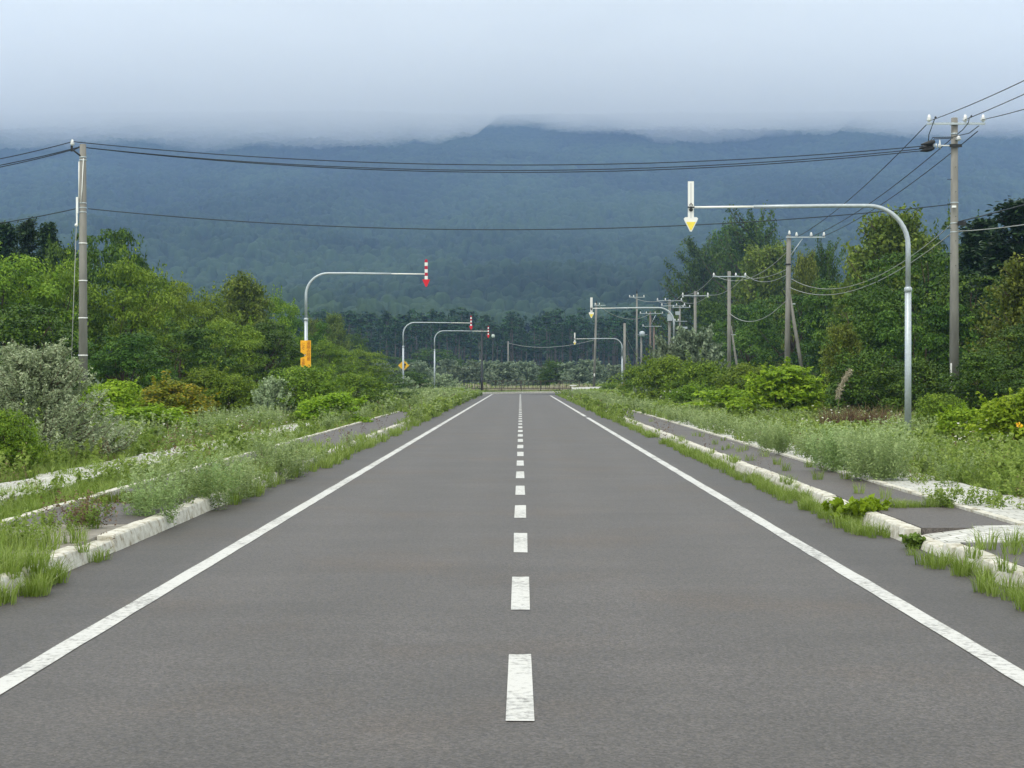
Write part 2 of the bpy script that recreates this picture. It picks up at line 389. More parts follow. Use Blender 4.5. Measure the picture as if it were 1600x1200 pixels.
def gz(x, y):
    x = np.asarray(x, dtype=float); y = np.asarray(y, dtype=float)
    base = 0.04 + 0.05 * smooth(6.4, 8, np.abs(x)) + 0.10 * smooth(7.5, 14, np.abs(x)) * fbm(x * 0.3, y * 0.3, 3, 7) * 2 + 0.35 * smooth(192, 230, y)
    inroad = (np.abs(x) < KX + 0.05) & (y < 192)
    turn = (y > 158) & (y < 192) & (x > -4)
    z = np.where(inroad | turn, -0.06, base)
    return z + 6.0 * smooth(330, 620, y)

ys = np.concatenate([np.arange(-25, 60, 1.0), np.arange(60, 230, 2.0), np.arange(230, 640, 10.0)])
xs = np.concatenate([np.linspace(-320, -30, 30), np.arange(-29, -4.2, 1.0), [-KX - 0.06, -KX - 0.04, -2, 0, 2, KX + 0.04, KX + 0.06], np.arange(5, 30, 1.0), np.linspace(31, 320, 30)])
gx, gy = np.meshgrid(xs, ys)
tag(obj('ground', grid_mesh('ground', gx, gy, gz, M_SOIL)), kind='structure')

# road: straight carriageway that swings right at its far end
def arc(cx, cy, r, a0, a1, n=14):
    return [(cx + r * math.cos(a0 + (a1 - a0) * i / n), cy + r * math.sin(a0 + (a1 - a0) * i / n)) for i in range(n + 1)]
def wob(pts_, seed, a=0.005):
    rg = random.Random(seed); return [(x + rg.uniform(-a, a), y) if y < 160 else (x, y) for x, y in pts_]
def left_edge(off):      # off = distance outward from the centre line
    r = 22 + off
    return [(-off, -20.0)] + [(-off, y * 0.5) for y in range(-20, 336)] + arc(22, 168, r, math.pi, math.pi / 2)[0:] + [(60, 168 + r)]
def right_edge(off):
    r = 22 - off
    return [(off, -20.0)] + [(off, y) for y in range(-10, 168, 10)] + arc(22, 168, r, math.pi, math.pi / 2)[0:] + [(60, 168 + r)]
# squeeze the bend: arc centre and radius chosen so that its far rim lies at about y=190
def strip(name, A, B, z, mat, kind='structure'):
    vs = [(x, y, z) for x, y in A] + [(x, y, z) for x, y in B]; n = len(A)
    return tag(obj(name, MB().add(vs, [(i, n + i, n + i + 1, i + 1) for i in range(n - 1)]).mesh(name, mat)), kind=kind)
def le(off): return [(x, y if y <= 168 else 168 + (y - 168) * 0.92) for x, y in left_edge(off)]
re_ = [(KX + .02, -20.0)] + [(KX + .02, y * 0.5) for y in range(-20, 336)] + [(x, 160 + (y - 160) * 0.5) for x, y in right_edge(KX + .02) if y > 167.9]
lr_ = le(KX + 0.02); re_ = re_[:len(lr_)] if len(re_) >= len(lr_) else re_ + [re_[-1]] * (len(lr_) - len(re_))
strip('road', lr_, re_, 0.0, M_ROAD)
LW = 0.075
def cut(pts, y0, y1): return [p for p in pts if y0 <= p[1] <= y1]
strip('edge_line', wob(le(2.86 + LW), 1), wob(le(2.86 - LW), 2), 0.005, M_PAINT)
def straight(x, y0, y1, step=2.0):
    n = max(2, int((y1 - y0) / step)); return [(x, y0 + (y1 - y0) * i / n) for i in range(n + 1)]
for a, b in ((-18, 70.5), (72.8, 157)):
    strip('edge_line', wob(straight(2.84 - LW, a, b, .5), 3), wob(straight(2.84 + LW, a, b, .5), 4), 0.005, M_PAINT)
random.seed(5)
k = -3
while 8.2 + 3.97 * k < 168:
    y0 = 8.2 + 3.97 * k; d = [random.uniform(-0.02, 0.02) for _ in range(6)]
    w = 0.070
    vs = [(-w + d[0] * .3, y0 + d[1], .005), (0, y0 + d[4], .005), (w, y0 + d[2], .005), (w + d[3] * .3, y0 + 2.0, .005), (0, y0 + 2.0 + d[5], .005), (-w, y0 + 2.0 + d[0], .005)]
    tag(obj('centre_line_dash', MB().add(vs, [(0, 1, 2, 3, 4, 5)]).mesh('centre_line_dash', M_PAINT)), kind='structure')
    k += 1
def kerb(name, side, y0, y1, h=0.155, sunk=(), seed=1):
    """weathered concrete kerb stones, 0.9 m each, with small joints and worn edges"""
    rg = random.Random(seed); mb = MB(); y = y0
    while y < y1:
        L = min(0.94, y1 - y); hh = h * rg.uniform(0.94, 1.04); dx = rg.uniform(-0.012, 0.012)
        for a, b, f in sunk:
            if a <= y + 0.45 <= b: hh *= f
        n = 5; rows = []
        for i in range(n + 1):
            yy = y + 0.008 + (L - 0.016) * i / n; e = 0.012 if i in (0, n) else 0.0
            j = [rg.uniform(-0.007, 0.007) for _ in range(8)]
            prof = [(0.0, -0.04), (0.018 + e, 0.5 * hh + j[0] * .4), (0.034 + e + j[1] * .5, 0.88 * hh), (0.050 + j[2] * .6, 0.985 * hh - e), (0.11, hh - e + j[3] * .3), (0.18, hh - e + j[4] * .3), (0.198, hh * 0.95), (0.20, -0.04)]
            rows += [(side * (KX + dx + px + j[5] * .4), yy, pz) for px, pz in prof]
        m = 8; fs = []
        for i in range(n):
            for q in range(m - 1):
                f = (i * m + q, i * m + q + 1, (i + 1) * m + q + 1, (i + 1) * m + q)
                fs.append(f if side > 0 else f[::-1])
        fs += [tuple(range(m)) if side < 0 else tuple(reversed(range(m))), tuple(n * m + q for q in (reversed(range(m)) if side < 0 else range(m)))]
        mb.add(rows, fs, 0, False); y += L
    tag(mb.build(name, M_KERB), kind='structure')
kerb('kerb', -1, 13.4, 166, 0.16, ((15.1, 16.0, 0.75),), 3)
kerb('kerb', -1, 6.0, 13.38, 0.15, (), 9)
kerb('kerb', 1, 17.2, 150, 0.155, (), 4)
kerb('kerb', 1, 5.0, 15.7, 0.155, (), 5)
kerb('kerb', 1, 15.75, 17.15, 0.085, (), 6)
# far rim kerb round the bend
mb = MB(); pts = [p for p in le(KX + 0.05) if p[1] > 160]
A = [(x, y, 0) for x, y in pts]
vs = []
for i, (x, y) in enumerate(pts):
    x2, y2 = pts[min(i + 1, len(pts) - 1)]; x1, y1 = pts[max(i - 1, 0)]
    t = Vector((x2 - x1, y2 - y1, 0)).normalized(); nn = Vector((-t.y, t.x, 0))
    for o_, z_ in ((0, -0.02), (0.02, 0.17), (0.22, 0.18), (0.24, -0.02)): vs.append(Vector((x, y, z_)) + nn * o_)
mb.add(vs, [(i * 4 + q, (i + 1) * 4 + q, (i + 1) * 4 + q + 1, i * 4 + q + 1) for i in range(len(pts) - 1) for q in range(3)])
tag(mb.build('kerb', M_KERB), kind='structure')

def slab(name, x0, x1, y0, y1, z, mat, jag=0.0, seed=1, shift=0.0):
    rg = random.Random(seed); n = max(2, int((y1 - y0) / 0.7)); a = []; b = []
    for i in range(n + 1):
        y = y0 + (y1 - y0) * i / n
        a.append((x0 + rg.uniform(-jag, jag), y, z)); b.append((x1 + rg.uniform(-jag, jag), y + shift, z))
    fs = [(i, n + 1 + i, n + 2 + i, i + 1) for i in range(n)]
    m_ = 2 * n + 2; lowr = [(p[0], p[1], -0.02) for p in a + b]
    fs += [(i + 1, i, m_ + i, m_ + i + 1)[::-1] for i in range(n)] + [(n + 1 + i, n + 2 + i, m_ + n + 2 + i, m_ + n + 1 + i)[::-1] for i in range(n)]
    fs += [(0, n + 1, m_ + n + 1, m_), (n, m_ + n, m_ + 2 * n + 1, 2 * n + 1)]
    return tag(obj(name, MB().add(a + b + lowr, fs).mesh(name, mat)), kind='structure')
slab('pavement', KX + 0.20, 5.20, 17.19, 19.9, 0.150, M_WALK, 0, 1)
slab('pavement', KX + 0.20, 5.20, 20.3, 160, 0.150, M_WALK, 0.02, 2)
slab('pavement', KX + 0.20, 5.20, 4, 15.71, 0.146, M_WALK, 0.02, 2)
slab('pavement', -5.46, -KX - 0.20, 17.6, 166, 0.150, M_WALK, 0.02, 3)
slab('pavement', -5.46, -KX - 0.19, 4, 17.62, 0.146, M_SLAB, 0.02, 4)
cp = MB(); cp.add([(KX + .21, 15.72, .082), (KX + .21, 17.18, .082), (4.75, 15.78, .156), (4.75, 17.35, .156), (9.0, 16.6, .158), (9.0, 18.4, .158)], [(0, 2, 3, 1), (2, 4, 5, 3)])
cp.add([(KX + .21, 15.72, .082), (4.75, 15.78, .156), (4.75, 15.78, .0), (KX + .21, 15.72, 0), (KX + .21, 17.18, .082), (4.75, 17.35, .156), (4.75, 17.35, 0), (KX + .21, 17.18, 0)], [(0, 3, 2, 1), (4, 5, 6, 7)])
tag(cp.build('crossing_path', M_PAVER), kind='structure')
slab('paved_strip', 5.32, 6.45, 17.5, 150, 0.160, M_PAVER, 0.05, 6)
slab('paved_strip', -7.6, -6.5, 18, 120, 0.160, M_PAVER, 0.12, 7)
def edging(side, x, y0, y1, seed):
    mb = MB(); rg = random.Random(seed); y = y0
    while y < y1:
        mb.box((side * (x + rg.uniform(-.01, .01)), y + 0.3, 0.13 + rg.uniform(-.006, .004)), (0.11, 0.585, 0.10))
        y += 0.6
    tag(mb.build('edging', M_KERB), kind='structure')
edging(1, 5.26, 17.4, 110, 3); edging(-1, 5.52, 17.6, 110, 4)

# mountain: one sheet from the foot of the hills to the cloud-covered ridge
MY = [560, 700, 900, 1200, 1600, 2000, 2500, 3000, 3500, 4000, 4350, 4700]
MZ = [6, 12, 30, 68, 130, 214, 328, 438, 545, 625, 645, 600]
def mz(x, y):
    b = np.interp(y, MY, MZ)
    a = smooth(600, 1500, y)
    rr = fbm(x / 420.0 + 3.1, y / 700.0, 4, 11) - 0.5
    r2 = fbm(x / 130.0, y / 260.0 + 9, 3, 23) - 0.5
    return b + a * (rr * 80 + r2 * 26) * (1 - 0.8 * smooth(2300, 3100, y)) + (1 - a) * r2 * 14 * smooth(560, 700, y) - 0.00001 * np.maximum(0, np.abs(x) - 600) ** 2 * smooth(2500, 4300, y)
ty = np.concatenate([np.linspace(555, 1500, 90), np.linspace(1515, 4690, 150)])
u = np.linspace(-1, 1, 200)
gx = u[None, :] * (260 + ty[:, None] * 0.42); gy = np.repeat(ty[:, None], 200, 1)
tag(obj('mountain', grid_mesh('mountain', gx, gy, mz, M_HILL)), kind='structure')

# ------------------------------------------------------------------ foliage makers
def unit(v): return v / np.maximum(np.linalg.norm(v, axis=-1, keepdims=True), 1e-9)
def rdir(rg, n): return unit(rg.normal(size=(n, 3)))

def leaf_quads(rg, pos, nrm, L, W, droop=0.2):
    n = len(pos); d = rdir(rg, n); d[:, 2] -= droop
    d = unit(d - nrm * (d * nrm).sum(1, keepdims=True)); s = np.cross(nrm, d)
    L = np.asarray(L).reshape(-1, 1) * rg.uniform(0.7, 1.3, (n, 1)); W = np.asarray(W).reshape(-1, 1) * rg.uniform(0.7, 1.3, (n, 1))
    a = pos - d * L / 2; c = pos + d * L / 2
    b = pos + s * W / 2 + nrm * W * 0.15 - d * L * 0.08; e = pos - s * W / 2 + nrm * W * 0.15 - d * L * 0.08
    return np.stack([a, b, c, e], 1)

def clump_leaves(rg, C, RR, n, L, W, updir=0.5, shell=0.72):
    """C (k,3) centres, RR (k,3) radii"""
    k = len(C); wgt = (RR[:, 0] * RR[:, 2]); wgt = wgt / wgt.sum()
    idx = rg.choice(k, n, p=wgt)
    d = rdir(rg, n); d[:, 2] = np.where(d[:, 2] < -0.15, -d[:, 2], d[:, 2])
    r = shell + (1 - shell) * rg.random((n, 1)) ** 0.6
    lump = 1 + 0.28 * (rg.random((n, 1)) - 0.5)
    pos = C[idx] + d * RR[idx] * r * lump
    nrm = unit(d * 0.7 + np.array([0, 0, updir]) + rg.normal(size=(n, 3)) * 0.33)
    ct = rg.random(k)[idx]
    tint = np.clip(0.45 * ct + 0.55 * rg.random(n) + 0.0, 0, 1)
    return leaf_quads(rg, pos, nrm, L, W), tint

def branch_path(rg, a, b, bow=0.15, n=5):
    a = np.asarray(a, float); b = np.asarray(b, float); m = rg.normal(size=3) * bow * np.linalg.norm(b - a) * 0.5
    t = np.linspace(0, 1, n)[:, None]
    return a * (1 - t) + b * t + m * (4 * t * (1 - t)) * 0.5

# broad tree of unit height 1 and crown radius rc
def broad_template(seed, mat, rc=0.42, z0=0.18, nclump=90, nleaf=9000, L=0.022, W=0.014, cr=(0.07, 0.13), lobes=6, bark=None, trunk=True, bottom=0.0):
    rg = np.random.default_rng(seed)
    lc = rdir(rg, lobes); lc[:, 2] = np.abs(lc[:, 2]) * 0.8; la = rg.uniform(0.72, 1.12, lobes)
    C = []; RR = []
    cz = (1 + z0) / 2; hz = (1 - z0) / 2
    for i in range(nclump):
        d = rdir(rg, 1)[0]; d[2] = abs(d[2]) if rg.random() < 0.35 else d[2]
        f = 0.83 + 0.22 * sum(la[j] * max(0, float(d @ lc[j])) ** 6 for j in range(lobes))
        rad = f * (rg.uniform(0.80, 1.0) if rg.random() < 0.75 else rg.uniform(0.3, 0.8))
        if trunk:
            zc = z0 + 0.40 * (1 - z0); up_ = 1 - zc; dn = zc - z0
            c = np.array([d[0] * rc * rad, d[1] * rc * rad, zc + d[2] * (up_ if d[2] > 0 else dn) * rad])
        else:
            d[2] = abs(d[2]); c = np.array([d[0] * rc * rad, d[1] * rc * rad, 0.04 + d[2] * 0.9 * rad])
        q = rg.uniform(*cr); RR.append((q, q, q * rg.uniform(0.5, 0.75))); c[2] = max(c[2], q * 0.5 + bottom); C.append(c)
    C = np.array(C); RR = np.array(RR)
    C[:, 2] = np.minimum(C[:, 2], 1 - RR[:, 2] * 0.6)
    Q, t = clump_leaves(rg, C, RR, nleaf, L, W)
    # loose sprigs that break the outline
    ns = nclump // 2; pick = rg.choice(nclump, ns); sp = []
    for i in pick:
        o = unit((C[i] - np.array([0, 0, cz * 0.8]))[None])[0]; o = unit((o + np.array([0, 0, 0.45]) + rg.normal(size=3) * 0.25)[None])[0]
        m_ = 22; tt = rg.uniform(0.5, 1.7, m_)[:, None]
        sp.append(C[i] + o * RR[i][0] * tt + rg.normal(size=(m_, 3)) * 0.012)
    sp = np.concatenate(sp); q2 = leaf_quads(rg, sp, unit(rg.normal(size=sp.shape) + np.array([0, 0, .7])), L, W)
    Q = np.concatenate([Q, q2]); t = np.concatenate([t, rg.random(len(q2))])
    mb = MB()
    top = np.array([rg.normal() * .02, rg.normal() * .02, z0 + (1 - z0) * 0.55])
    if trunk:
        pth = branch_path(rg, (0, 0, -0.02), top, 0.05, 6); mb.tube(pth, list(np.linspace(0.022, 0.008, 6)), 7)
        for i in rg.choice(nclump, min(12, nclump), replace=False):
            s0 = pth[int(rg.integers(2, 5))]; mb.tube(branch_path(rg, s0, C[i], 0.3, 4), [0.009, 0.007, 0.005, 0.002], 5)
    else:
        for i in rg.choice(nclump, min(14, nclump), replace=False):
            mb.tube(branch_path(rg, (rg.normal() * .03, rg.normal() * .03, -0.02), C[i], 0.25, 4), [0.012, 0.010, 0.007, 0.003], 5)
    return dict(crown=quad_mesh('crown', Q, t, mat), trunk=mb.mesh('trunk', bark or M_BARK), w=2 * rc * 1.08, kinds=('crown', 'trunk') if trunk else ('foliage', 'stems'))

# tree or shrub made of leafy shoots that rise and spread
def shoot_template(seed, mat, rc=0.3, z0=0.1, nb=110, per=70, L=0.02, W=0.01, rise=0.8, lenr=(0.16, 0.34), thick=0.035, bark=None, trunk=True, cone=0.0, tip=0.25):
    rg = np.random.default_rng(seed); Qs = []; ts = []; mb = MB()
    axis = branch_path(rg, (0, 0, -0.02), (rg.normal() * .02, rg.normal() * .02, 0.74), 0.04, 10)
    if trunk: mb.tube(axis, list(np.linspace(0.02, 0.004, 10)), 6)
    for i in range(nb):
        h = z0 + (0.9 - z0) * rg.random() ** 0.85; a = rg.random() * 6.283
        prof = (1 - ((h - z0) / (1 - z0)) ** 1.6) if cone == 0 else (1 - (h - z0) / (1 - z0)) * 0.95 + 0.05
        rad = rc * prof * rg.uniform(0.25, 0.8)
        s0 = np.array([math.cos(a) * rad * 0.5, math.sin(a) * rad * 0.5, h * 0.85 if trunk else max(0.0, h - 0.22)])
        dirv = unit(np.array([[math.cos(a) * (1 - rise * 0.6), math.sin(a) * (1 - rise * 0.6), rise + rg.normal() * .12]]))[0]
        ln = rg.uniform(*lenr) * (0.55 + 0.45 * prof)
        e0 = s0 + np.array([math.cos(a), math.sin(a), 0]) * rad * 0.5
        pth = np.array([s0, (s0 + e0) / 2 + dirv * ln * 0.2, e0 + dirv * ln * 0.5, e0 + dirv * ln])
        pth[:, 2] = np.minimum(pth[:, 2], 1.0)
        if i % 2 == 0: mb.tube(pth, [0.006, 0.005, 0.003, 0.0015], 4)
        t = rg.random(per) ** 0.8; seg = np.clip((t * 3).astype(int), 0, 2); fr = (t * 3 - seg)[:, None]
        c = pth[seg] * (1 - fr) + pth[seg + 1] * fr
        th = thick * (1 - (1 - tip) * t)[:, None]
        off = rdir(rg, per) * th * rg.random((per, 1)) ** 0.5
        Qs.append(leaf_quads(rg, c + off, unit(off / thick + rg.normal(size=(per, 3)) * 0.5 + np.array([0, 0, .5])), L, W))
        ts.append(np.clip(0.4 * rg.random() + 0.6 * rg.random(per), 0, 1))
    Q = np.concatenate(Qs); Q[..., 2] = np.maximum(Q[..., 2], 0.0)
    return dict(crown=quad_mesh('crown', Q, np.concatenate(ts), mat), trunk=mb.mesh('trunk', bark or M_BARK), w=2 * rc * 1.15, kinds=('crown', 'trunk') if trunk else ('foliage', 'stems'))

# pine: bare straight trunk, irregular crown of flat needle plates in the upper half
def pine_template(seed, mat, z0=0.45, rc=0.16, nleaf=900, L=0.032, W=0.022, bark=None, spire=0.5):
    rg = np.random.default_rng(seed); C = []; RR = []; mb = MB()
    lean = rg.normal(size=2) * 0.012
    mb.tube([(0, 0, -0.02), (lean[0], lean[1], 0.5), (lean[0] * 2, lean[1] * 2, 0.97)], [0.0125, 0.009, 0.002], 6)
    for i in range(38):
        h = rg.uniform(z0, 0.97); prof = (1 - (h - z0) / (1 - z0)) ** spire * min(1, (h - z0) / 0.08 + 0.45)
        a = rg.random() * 6.283; rad = rc * prof * rg.uniform(0.35, 1.0)
        c = np.array([math.cos(a) * rad + lean[0] * h * 2, math.sin(a) * rad + lean[1] * h * 2, h]); q = rg.uniform(0.03, 0.06)
        C.append(c); RR.append((q, q, q * 0.5))
        if i % 4 == 0: mb.tube([(lean[0] * h * 2, lean[1] * h * 2, h - 0.03), c], [0.004, 0.0015], 4)
    for i in range(5):     # dead lower stubs
        h = rg.uniform(0.2, z0); a = rg.random() * 6.283
        mb.tube([(0, 0, h), (math.cos(a) * 0.05, math.sin(a) * 0.05, h + 0.01)], [0.003, 0.001], 4)
    Q, t = clump_leaves(rg, np.array(C), np.array(RR), nleaf, L, W, 0.8, 0.2)
    return dict(crown=quad_mesh('crown', Q, t, mat), trunk=mb.mesh('trunk', bark or M_PBARK), w=2 * rc, kinds=('crown', 'trunk'))

# spruce-like conifer with drooping tiers
def conifer_template(seed, mat, rc=0.24, n=110, per=60, L=0.026, W=0.012):
    rg = np.random.default_rng(seed); Qs = []; ts = []; mb = MB()
    mb.tube([(0, 0, -0.02), (0, 0, 0.5), (0, 0, 0.99)], [0.018, 0.011, 0.002], 6)
    for i in range(n):
        h = 0.06 + 0.92 * rg.random() ** 0.9; ln = rc * (1 - h) ** 0.75 * rg.uniform(0.6, 1.1) + 0.02; a = rg.random() * 6.283
        s0 = np.array([0, 0, h]); e0 = np.array([math.cos(a) * ln, math.sin(a) * ln, h - ln * 0.15 + rg.normal() * .01]); e0[2] += 0.03
        if i % 5 == 0: mb.tube([s0, e0], [0.004, 0.001], 4)
        t = rg.random(per) ** 0.7; c = s0 * (1 - t[:, None]) + e0 * t[:, None]
        off = rg.normal(size=(per, 3)) * np.array([0.022, 0.022, 0.010])
        Qs.append(leaf_quads(rg, c + off, unit(rg.normal(size=(per, 3)) * .5 + np.array([0, 0, 1])), L, W)); ts.append(np.clip(0.5 * rg.random() + 0.5 * rg.random(per), 0, 1))
    return dict(crown=quad_mesh('crown', np.concatenate(Qs), np.concatenate(ts), mat), trunk=mb.mesh('trunk', M_BARK), w=2 * rc, kinds=('crown', 'trunk'))

T = {
 'round': [broad_template(s, L_BROAD, 0.52, 0.02, 105, 15000, 0.027, 0.017, (0.07, 0.15), lobes=8) for s in (11, 12, 13)],
 'dark': [broad_template(s, L_DARK, 0.46, 0.02, 95, 12000, 0.028, 0.018, (0.06, 0.14), lobes=8) for s in (21, 22, 23)],
 'olive': [shoot_template(s, L_OLIVE, 0.40, 0.02, 210, 90, 0.024, 0.014, 0.55, (0.08, 0.22), 0.075, None, True, 0, 0.6) for s in (31, 32)],
 'upright': [shoot_template(s, L_DARK, 0.44, 0.02, 150, 110, 0.018, 0.011, 0.62, (0.14, 0.32), 0.045, None, True, 0, 0.6) for s in (41, 42)],
 'conifer': [conifer_template(s, L_CONIF, 0.27, 190, 70) for s in (51, 52)],
 'pine': [pine_template(s, L_PINE, z, r) for s, z, r in ((61, 0.46, 0.15), (62, 0.52, 0.13), (63, 0.40, 0.17), (64, 0.55, 0.14), (65, 0.35, 0.16), (66, 0.5, 0.18))],
 'shrub': [broad_template(s, L_BROAD, 0.62, 0.0, 110, 9000, 0.045, 0.028, (0.12, 0.22), trunk=False) for s in (71, 72)],
 'shrubdark': [broad_template(s, L_DARK, 0.50, 0.0, 120, 11000, 0.032, 0.02, (0.09, 0.16), trunk=False) for s in (76, 77)],
 'bright': [broad_template(s, L_BRIGHT, 0.62, 0.0, 110, 6500, 0.062, 0.038, (0.12, 0.20), trunk=False) for s in (81, 82)],
 'dome': [broad_template(83, L_BRIGHT, 0.50, 0.0, 190, 10000, 0.052, 0.032, (0.08, 0.14), trunk=False, lobes=9)],
 'yellow': [broad_template(s, L_YEL, 0.62, 0.0, 110, 7500, 0.055, 0.032, (0.12, 0.22), trunk=False) for s in (86,)],
 'silver': [shoot_template(s, L_SILV, 0.62, 0.02, 200, 80, 0.05, 0.022, 0.75, (0.2, 0.42), 0.09, M_TWIG, False) for s in (91, 92)],
 'silverbig': [shoot_template(95, L_SILV, 0.62, 0.02, 620, 95, 0.022, 0.009, 0.75, (0.14, 0.34), 0.045, M_TWIG, False, 0, 0.4)],
 'weedbush': [shoot_template(s, L_MUG, 0.55, 0.0, 130, 60, 0.045, 0.014, 1.0, (0.3, 0.5), 0.05, M_TWIG, False) for s in (96, 97)],
}
T['silverfar'] = [shoot_template(s, L_SILV2, 0.62, 0.02, 150, 70, 0.06, 0.03, 0.6, (0.2, 0.4), 0.10, M_TWIG, False) for s in (98, 99)]
for lst in T.values():                      # true height and width of each crown
    for t_ in lst:
        me_ = t_['crown']; co = np.empty(len(me_.vertices) * 3, dtype=np.float32); me_.vertices.foreach_get('co', co); co = co.reshape(-1, 3)
        t_['h'] = float(np.percentile(co[:, 2], 99.6)); t_['w'] = float(np.percentile(np.abs(co[:, 0]), 97) + np.percentile(np.abs(co[:, 1]), 97))
CNT = {}
prng = random.Random(77)
def plant(kind, px, Y, top, w, name, label, cat, group=None, rz=None):
    lst = T[kind]; i = CNT.get(kind, 0); CNT[kind] = i + 1; t = lst[i % len(lst)]
    x = X(px, Y); g = float(gz(x, Y)) - 0.03; H = Z(top, Y) - g; W = w * Y / F
    o = empty(name, (x, Y, g), prng.uniform(0, 6.28) if rz is None else rz)
    o.scale = (W / t['w'], W / t['w'], H / t['h'])
    obj(t['kinds'][0], t['crown'], o); obj(t['kinds'][1], t['trunk'], o)
    return tag(o, label, cat, group)

# ------------------------------------------------------------------ the trees and shrubs of the left side
GL = 'trees in the thicket left of the road'; GR = 'trees in the thicket right of the road'
LT = [
 ('conifer', 8, 98, 350, 78, 'conifer_tree', 'dark conifer at the photo edge, leftmost of the three conifer tops behind the green canopy', 'tree'),
 ('conifer', 42, 97, 346, 74, 'conifer_tree', 'dark conifer, middle one of the three conifer tops left of the concrete pole', 'tree'),
 ('conifer', 75, 96, 351, 66, 'conifer_tree', 'dark conifer, the one of the three conifer tops nearest to the concrete pole', 'tree'),
 ('dark', 108, 94, 366, 90, 'broadleaf_tree', 'dark green tree whose top shows directly left of the concrete pole', 'tree'),
 ('dark', 178, 92, 360, 120, 'broadleaf_tree', 'tall dark green tree just right of the concrete pole, highest on that side', 'tree'),
 ('dark', 222, 94, 402, 76, 'broadleaf_tree', 'smaller dark tree on the right shoulder of the tall tree beside the pole', 'tree'),
 ('round', 8, 76, 400, 180, 'broadleaf_tree', 'light green round tree at the photo edge in front of the dark conifers', 'tree'),
 ('round', 88, 79, 408, 150, 'broadleaf_tree', 'light green round tree directly behind the left concrete pole', 'tree'),
 ('round', 200, 80, 404, 150, 'broadleaf_tree', 'light green tree in front of the tall dark tree right of the pole', 'tree'),
 ('round', 262, 88, 440, 120, 'broadleaf_tree', 'mid green tree stepping down right of the light green tree by the pole', 'tree'),
 ('round', 322, 98, 460, 120, 'broadleaf_tree', 'green tree in the dip of the left canopy line', 'tree'),
 ('olive', 380, 108, 432, 100, 'broadleaf_tree', 'green tree with a twiggy pointed top rising from the left thicket', 'tree'),
 ('round', 428, 114, 462, 90, 'broadleaf_tree', 'rounded green tree on the right slope of the twiggy topped tree', 'tree'),
 ('dark', 466, 132, 488, 76, 'broadleaf_tree', 'last dark green tree of the canopy beside the snow arrow post with the orange board', 'tree'),
 ('dark', 40, 64, 478, 190, 'broadleaf_tree', 'shaded dark tree behind the big silver shrub', 'tree'),
 ('dark', 190, 62, 520, 140, 'broadleaf_tree', 'low dark large-leaved tree at the right foot of the concrete pole', 'tree'),
 ('dark', 285, 74, 505, 140, 'broadleaf_tree', 'dark green tree behind the yellowing shrub', 'tree'),
 ('round', 345, 82, 500, 130, 'broadleaf_tree', 'mid green tree midway between the concrete pole and the orange board', 'tree'),
 ('dark', 412, 92, 505, 130, 'broadleaf_tree', 'dark green tree just left of the orange board', 'tree'),
 ('round', 508, 126, 532, 100, 'broadleaf_tree', 'low rounded tree just right of the orange board', 'tree'),
 ('round', 560, 142, 545, 100, 'broadleaf_tree', 'low rounded tree sloping down towards the second snow arrow post', 'tree'),
 ('olive', 522, 215, 492, 50, 'broadleaf_tree', 'slender tree standing between the orange board and the pine wood', 'tree'),
 ('olive', 492, 205, 500, 40, 'broadleaf_tree', 'slender tree half behind the post that carries the orange board', 'tree'),
 ('dark', 556, 240, 520, 46, 'broadleaf_tree', 'small tree in front of the pale pine trunks', 'tree'),
]
for a in LT: plant(*a, group=GL)
GS = 'shrubs along the left verge'
LS = [
 ('silverbig', 58, 32, 542, 222, 'silver_shrub', 'big silver-leaved shrub beside the left verge, the largest silver plant in view', 'shrub'),
 ('bright', 168, 50, 595, 120, 'shrub', 'yellow-green shrub between the silver shrub and the yellowing shrub', 'shrub'),
 ('yellow', 262, 55, 588, 140, 'yellowing_shrub', 'shrub with leaves turning yellow and orange right of the concrete pole', 'shrub'),
 ('shrub', 318, 63, 570, 120, 'shrub', 'green shrub directly behind the yellowing shrub', 'shrub'),
 ('shrub', 362, 62, 585, 90, 'shrub', 'green shrub between the yellowing shrub and the small silver shrub', 'shrub'),
 ('silver', 428, 60, 592, 74, 'silver_shrub', 'small round silver shrub left below the orange board', 'shrub'),
 ('bright', 232, 44, 634, 130, 'shrub', 'low bright green shrub in front of the yellowing shrub', 'shrub'),
 ('shrub', 392, 70, 597, 66, 'shrub', 'green shrub at the left flank of the small silver shrub', 'shrub'),
 ('shrub', 474, 61, 572, 130, 'shrub', 'dense green shrub right under the orange board', 'shrub'),
 ('shrub', 545, 76, 580, 116, 'shrub', 'mid green shrub right of the one under the orange board', 'shrub'),
 ('shrubdark', 598, 98, 586, 84, 'shrub', 'last dark green shrub before the second snow arrow post on the left', 'shrub'),
 ('bright', 508, 58, 614, 100, 'shrub', 'low bright yellow-green shrub in front of the dark green shrubs on the left', 'shrub'),
 ('shrub', 4, 27, 640, 120, 'shrub', 'yellow-green shrub growing in front of the big silver shrub at the photo edge', 'shrub'),
 ('shrubdark', 642, 160, 580, 60, 'shrub', 'dark shrub at the foot of the post with the yellow diamond sign', 'shrub'),
 ('silver', 628, 150, 590, 46, 'silver_shrub', 'grey-green shrub left of the black railing, nearest to the road', 'shrub'),
 ('silver', 692, 185, 585, 56, 'silver_shrub', 'grey-green shrub under the third snow arrow post on the left', 'shrub'),
 ('bright', 658, 118, 614, 50, 'shrub', 'bright green shrub overhanging the left kerb', 'shrub'),
 ('bright', 712, 150, 607, 44, 'shrub', 'small bright shrub on the left verge near the bend', 'shrub'),
]
for a in LS: plant(*a, group=GS)

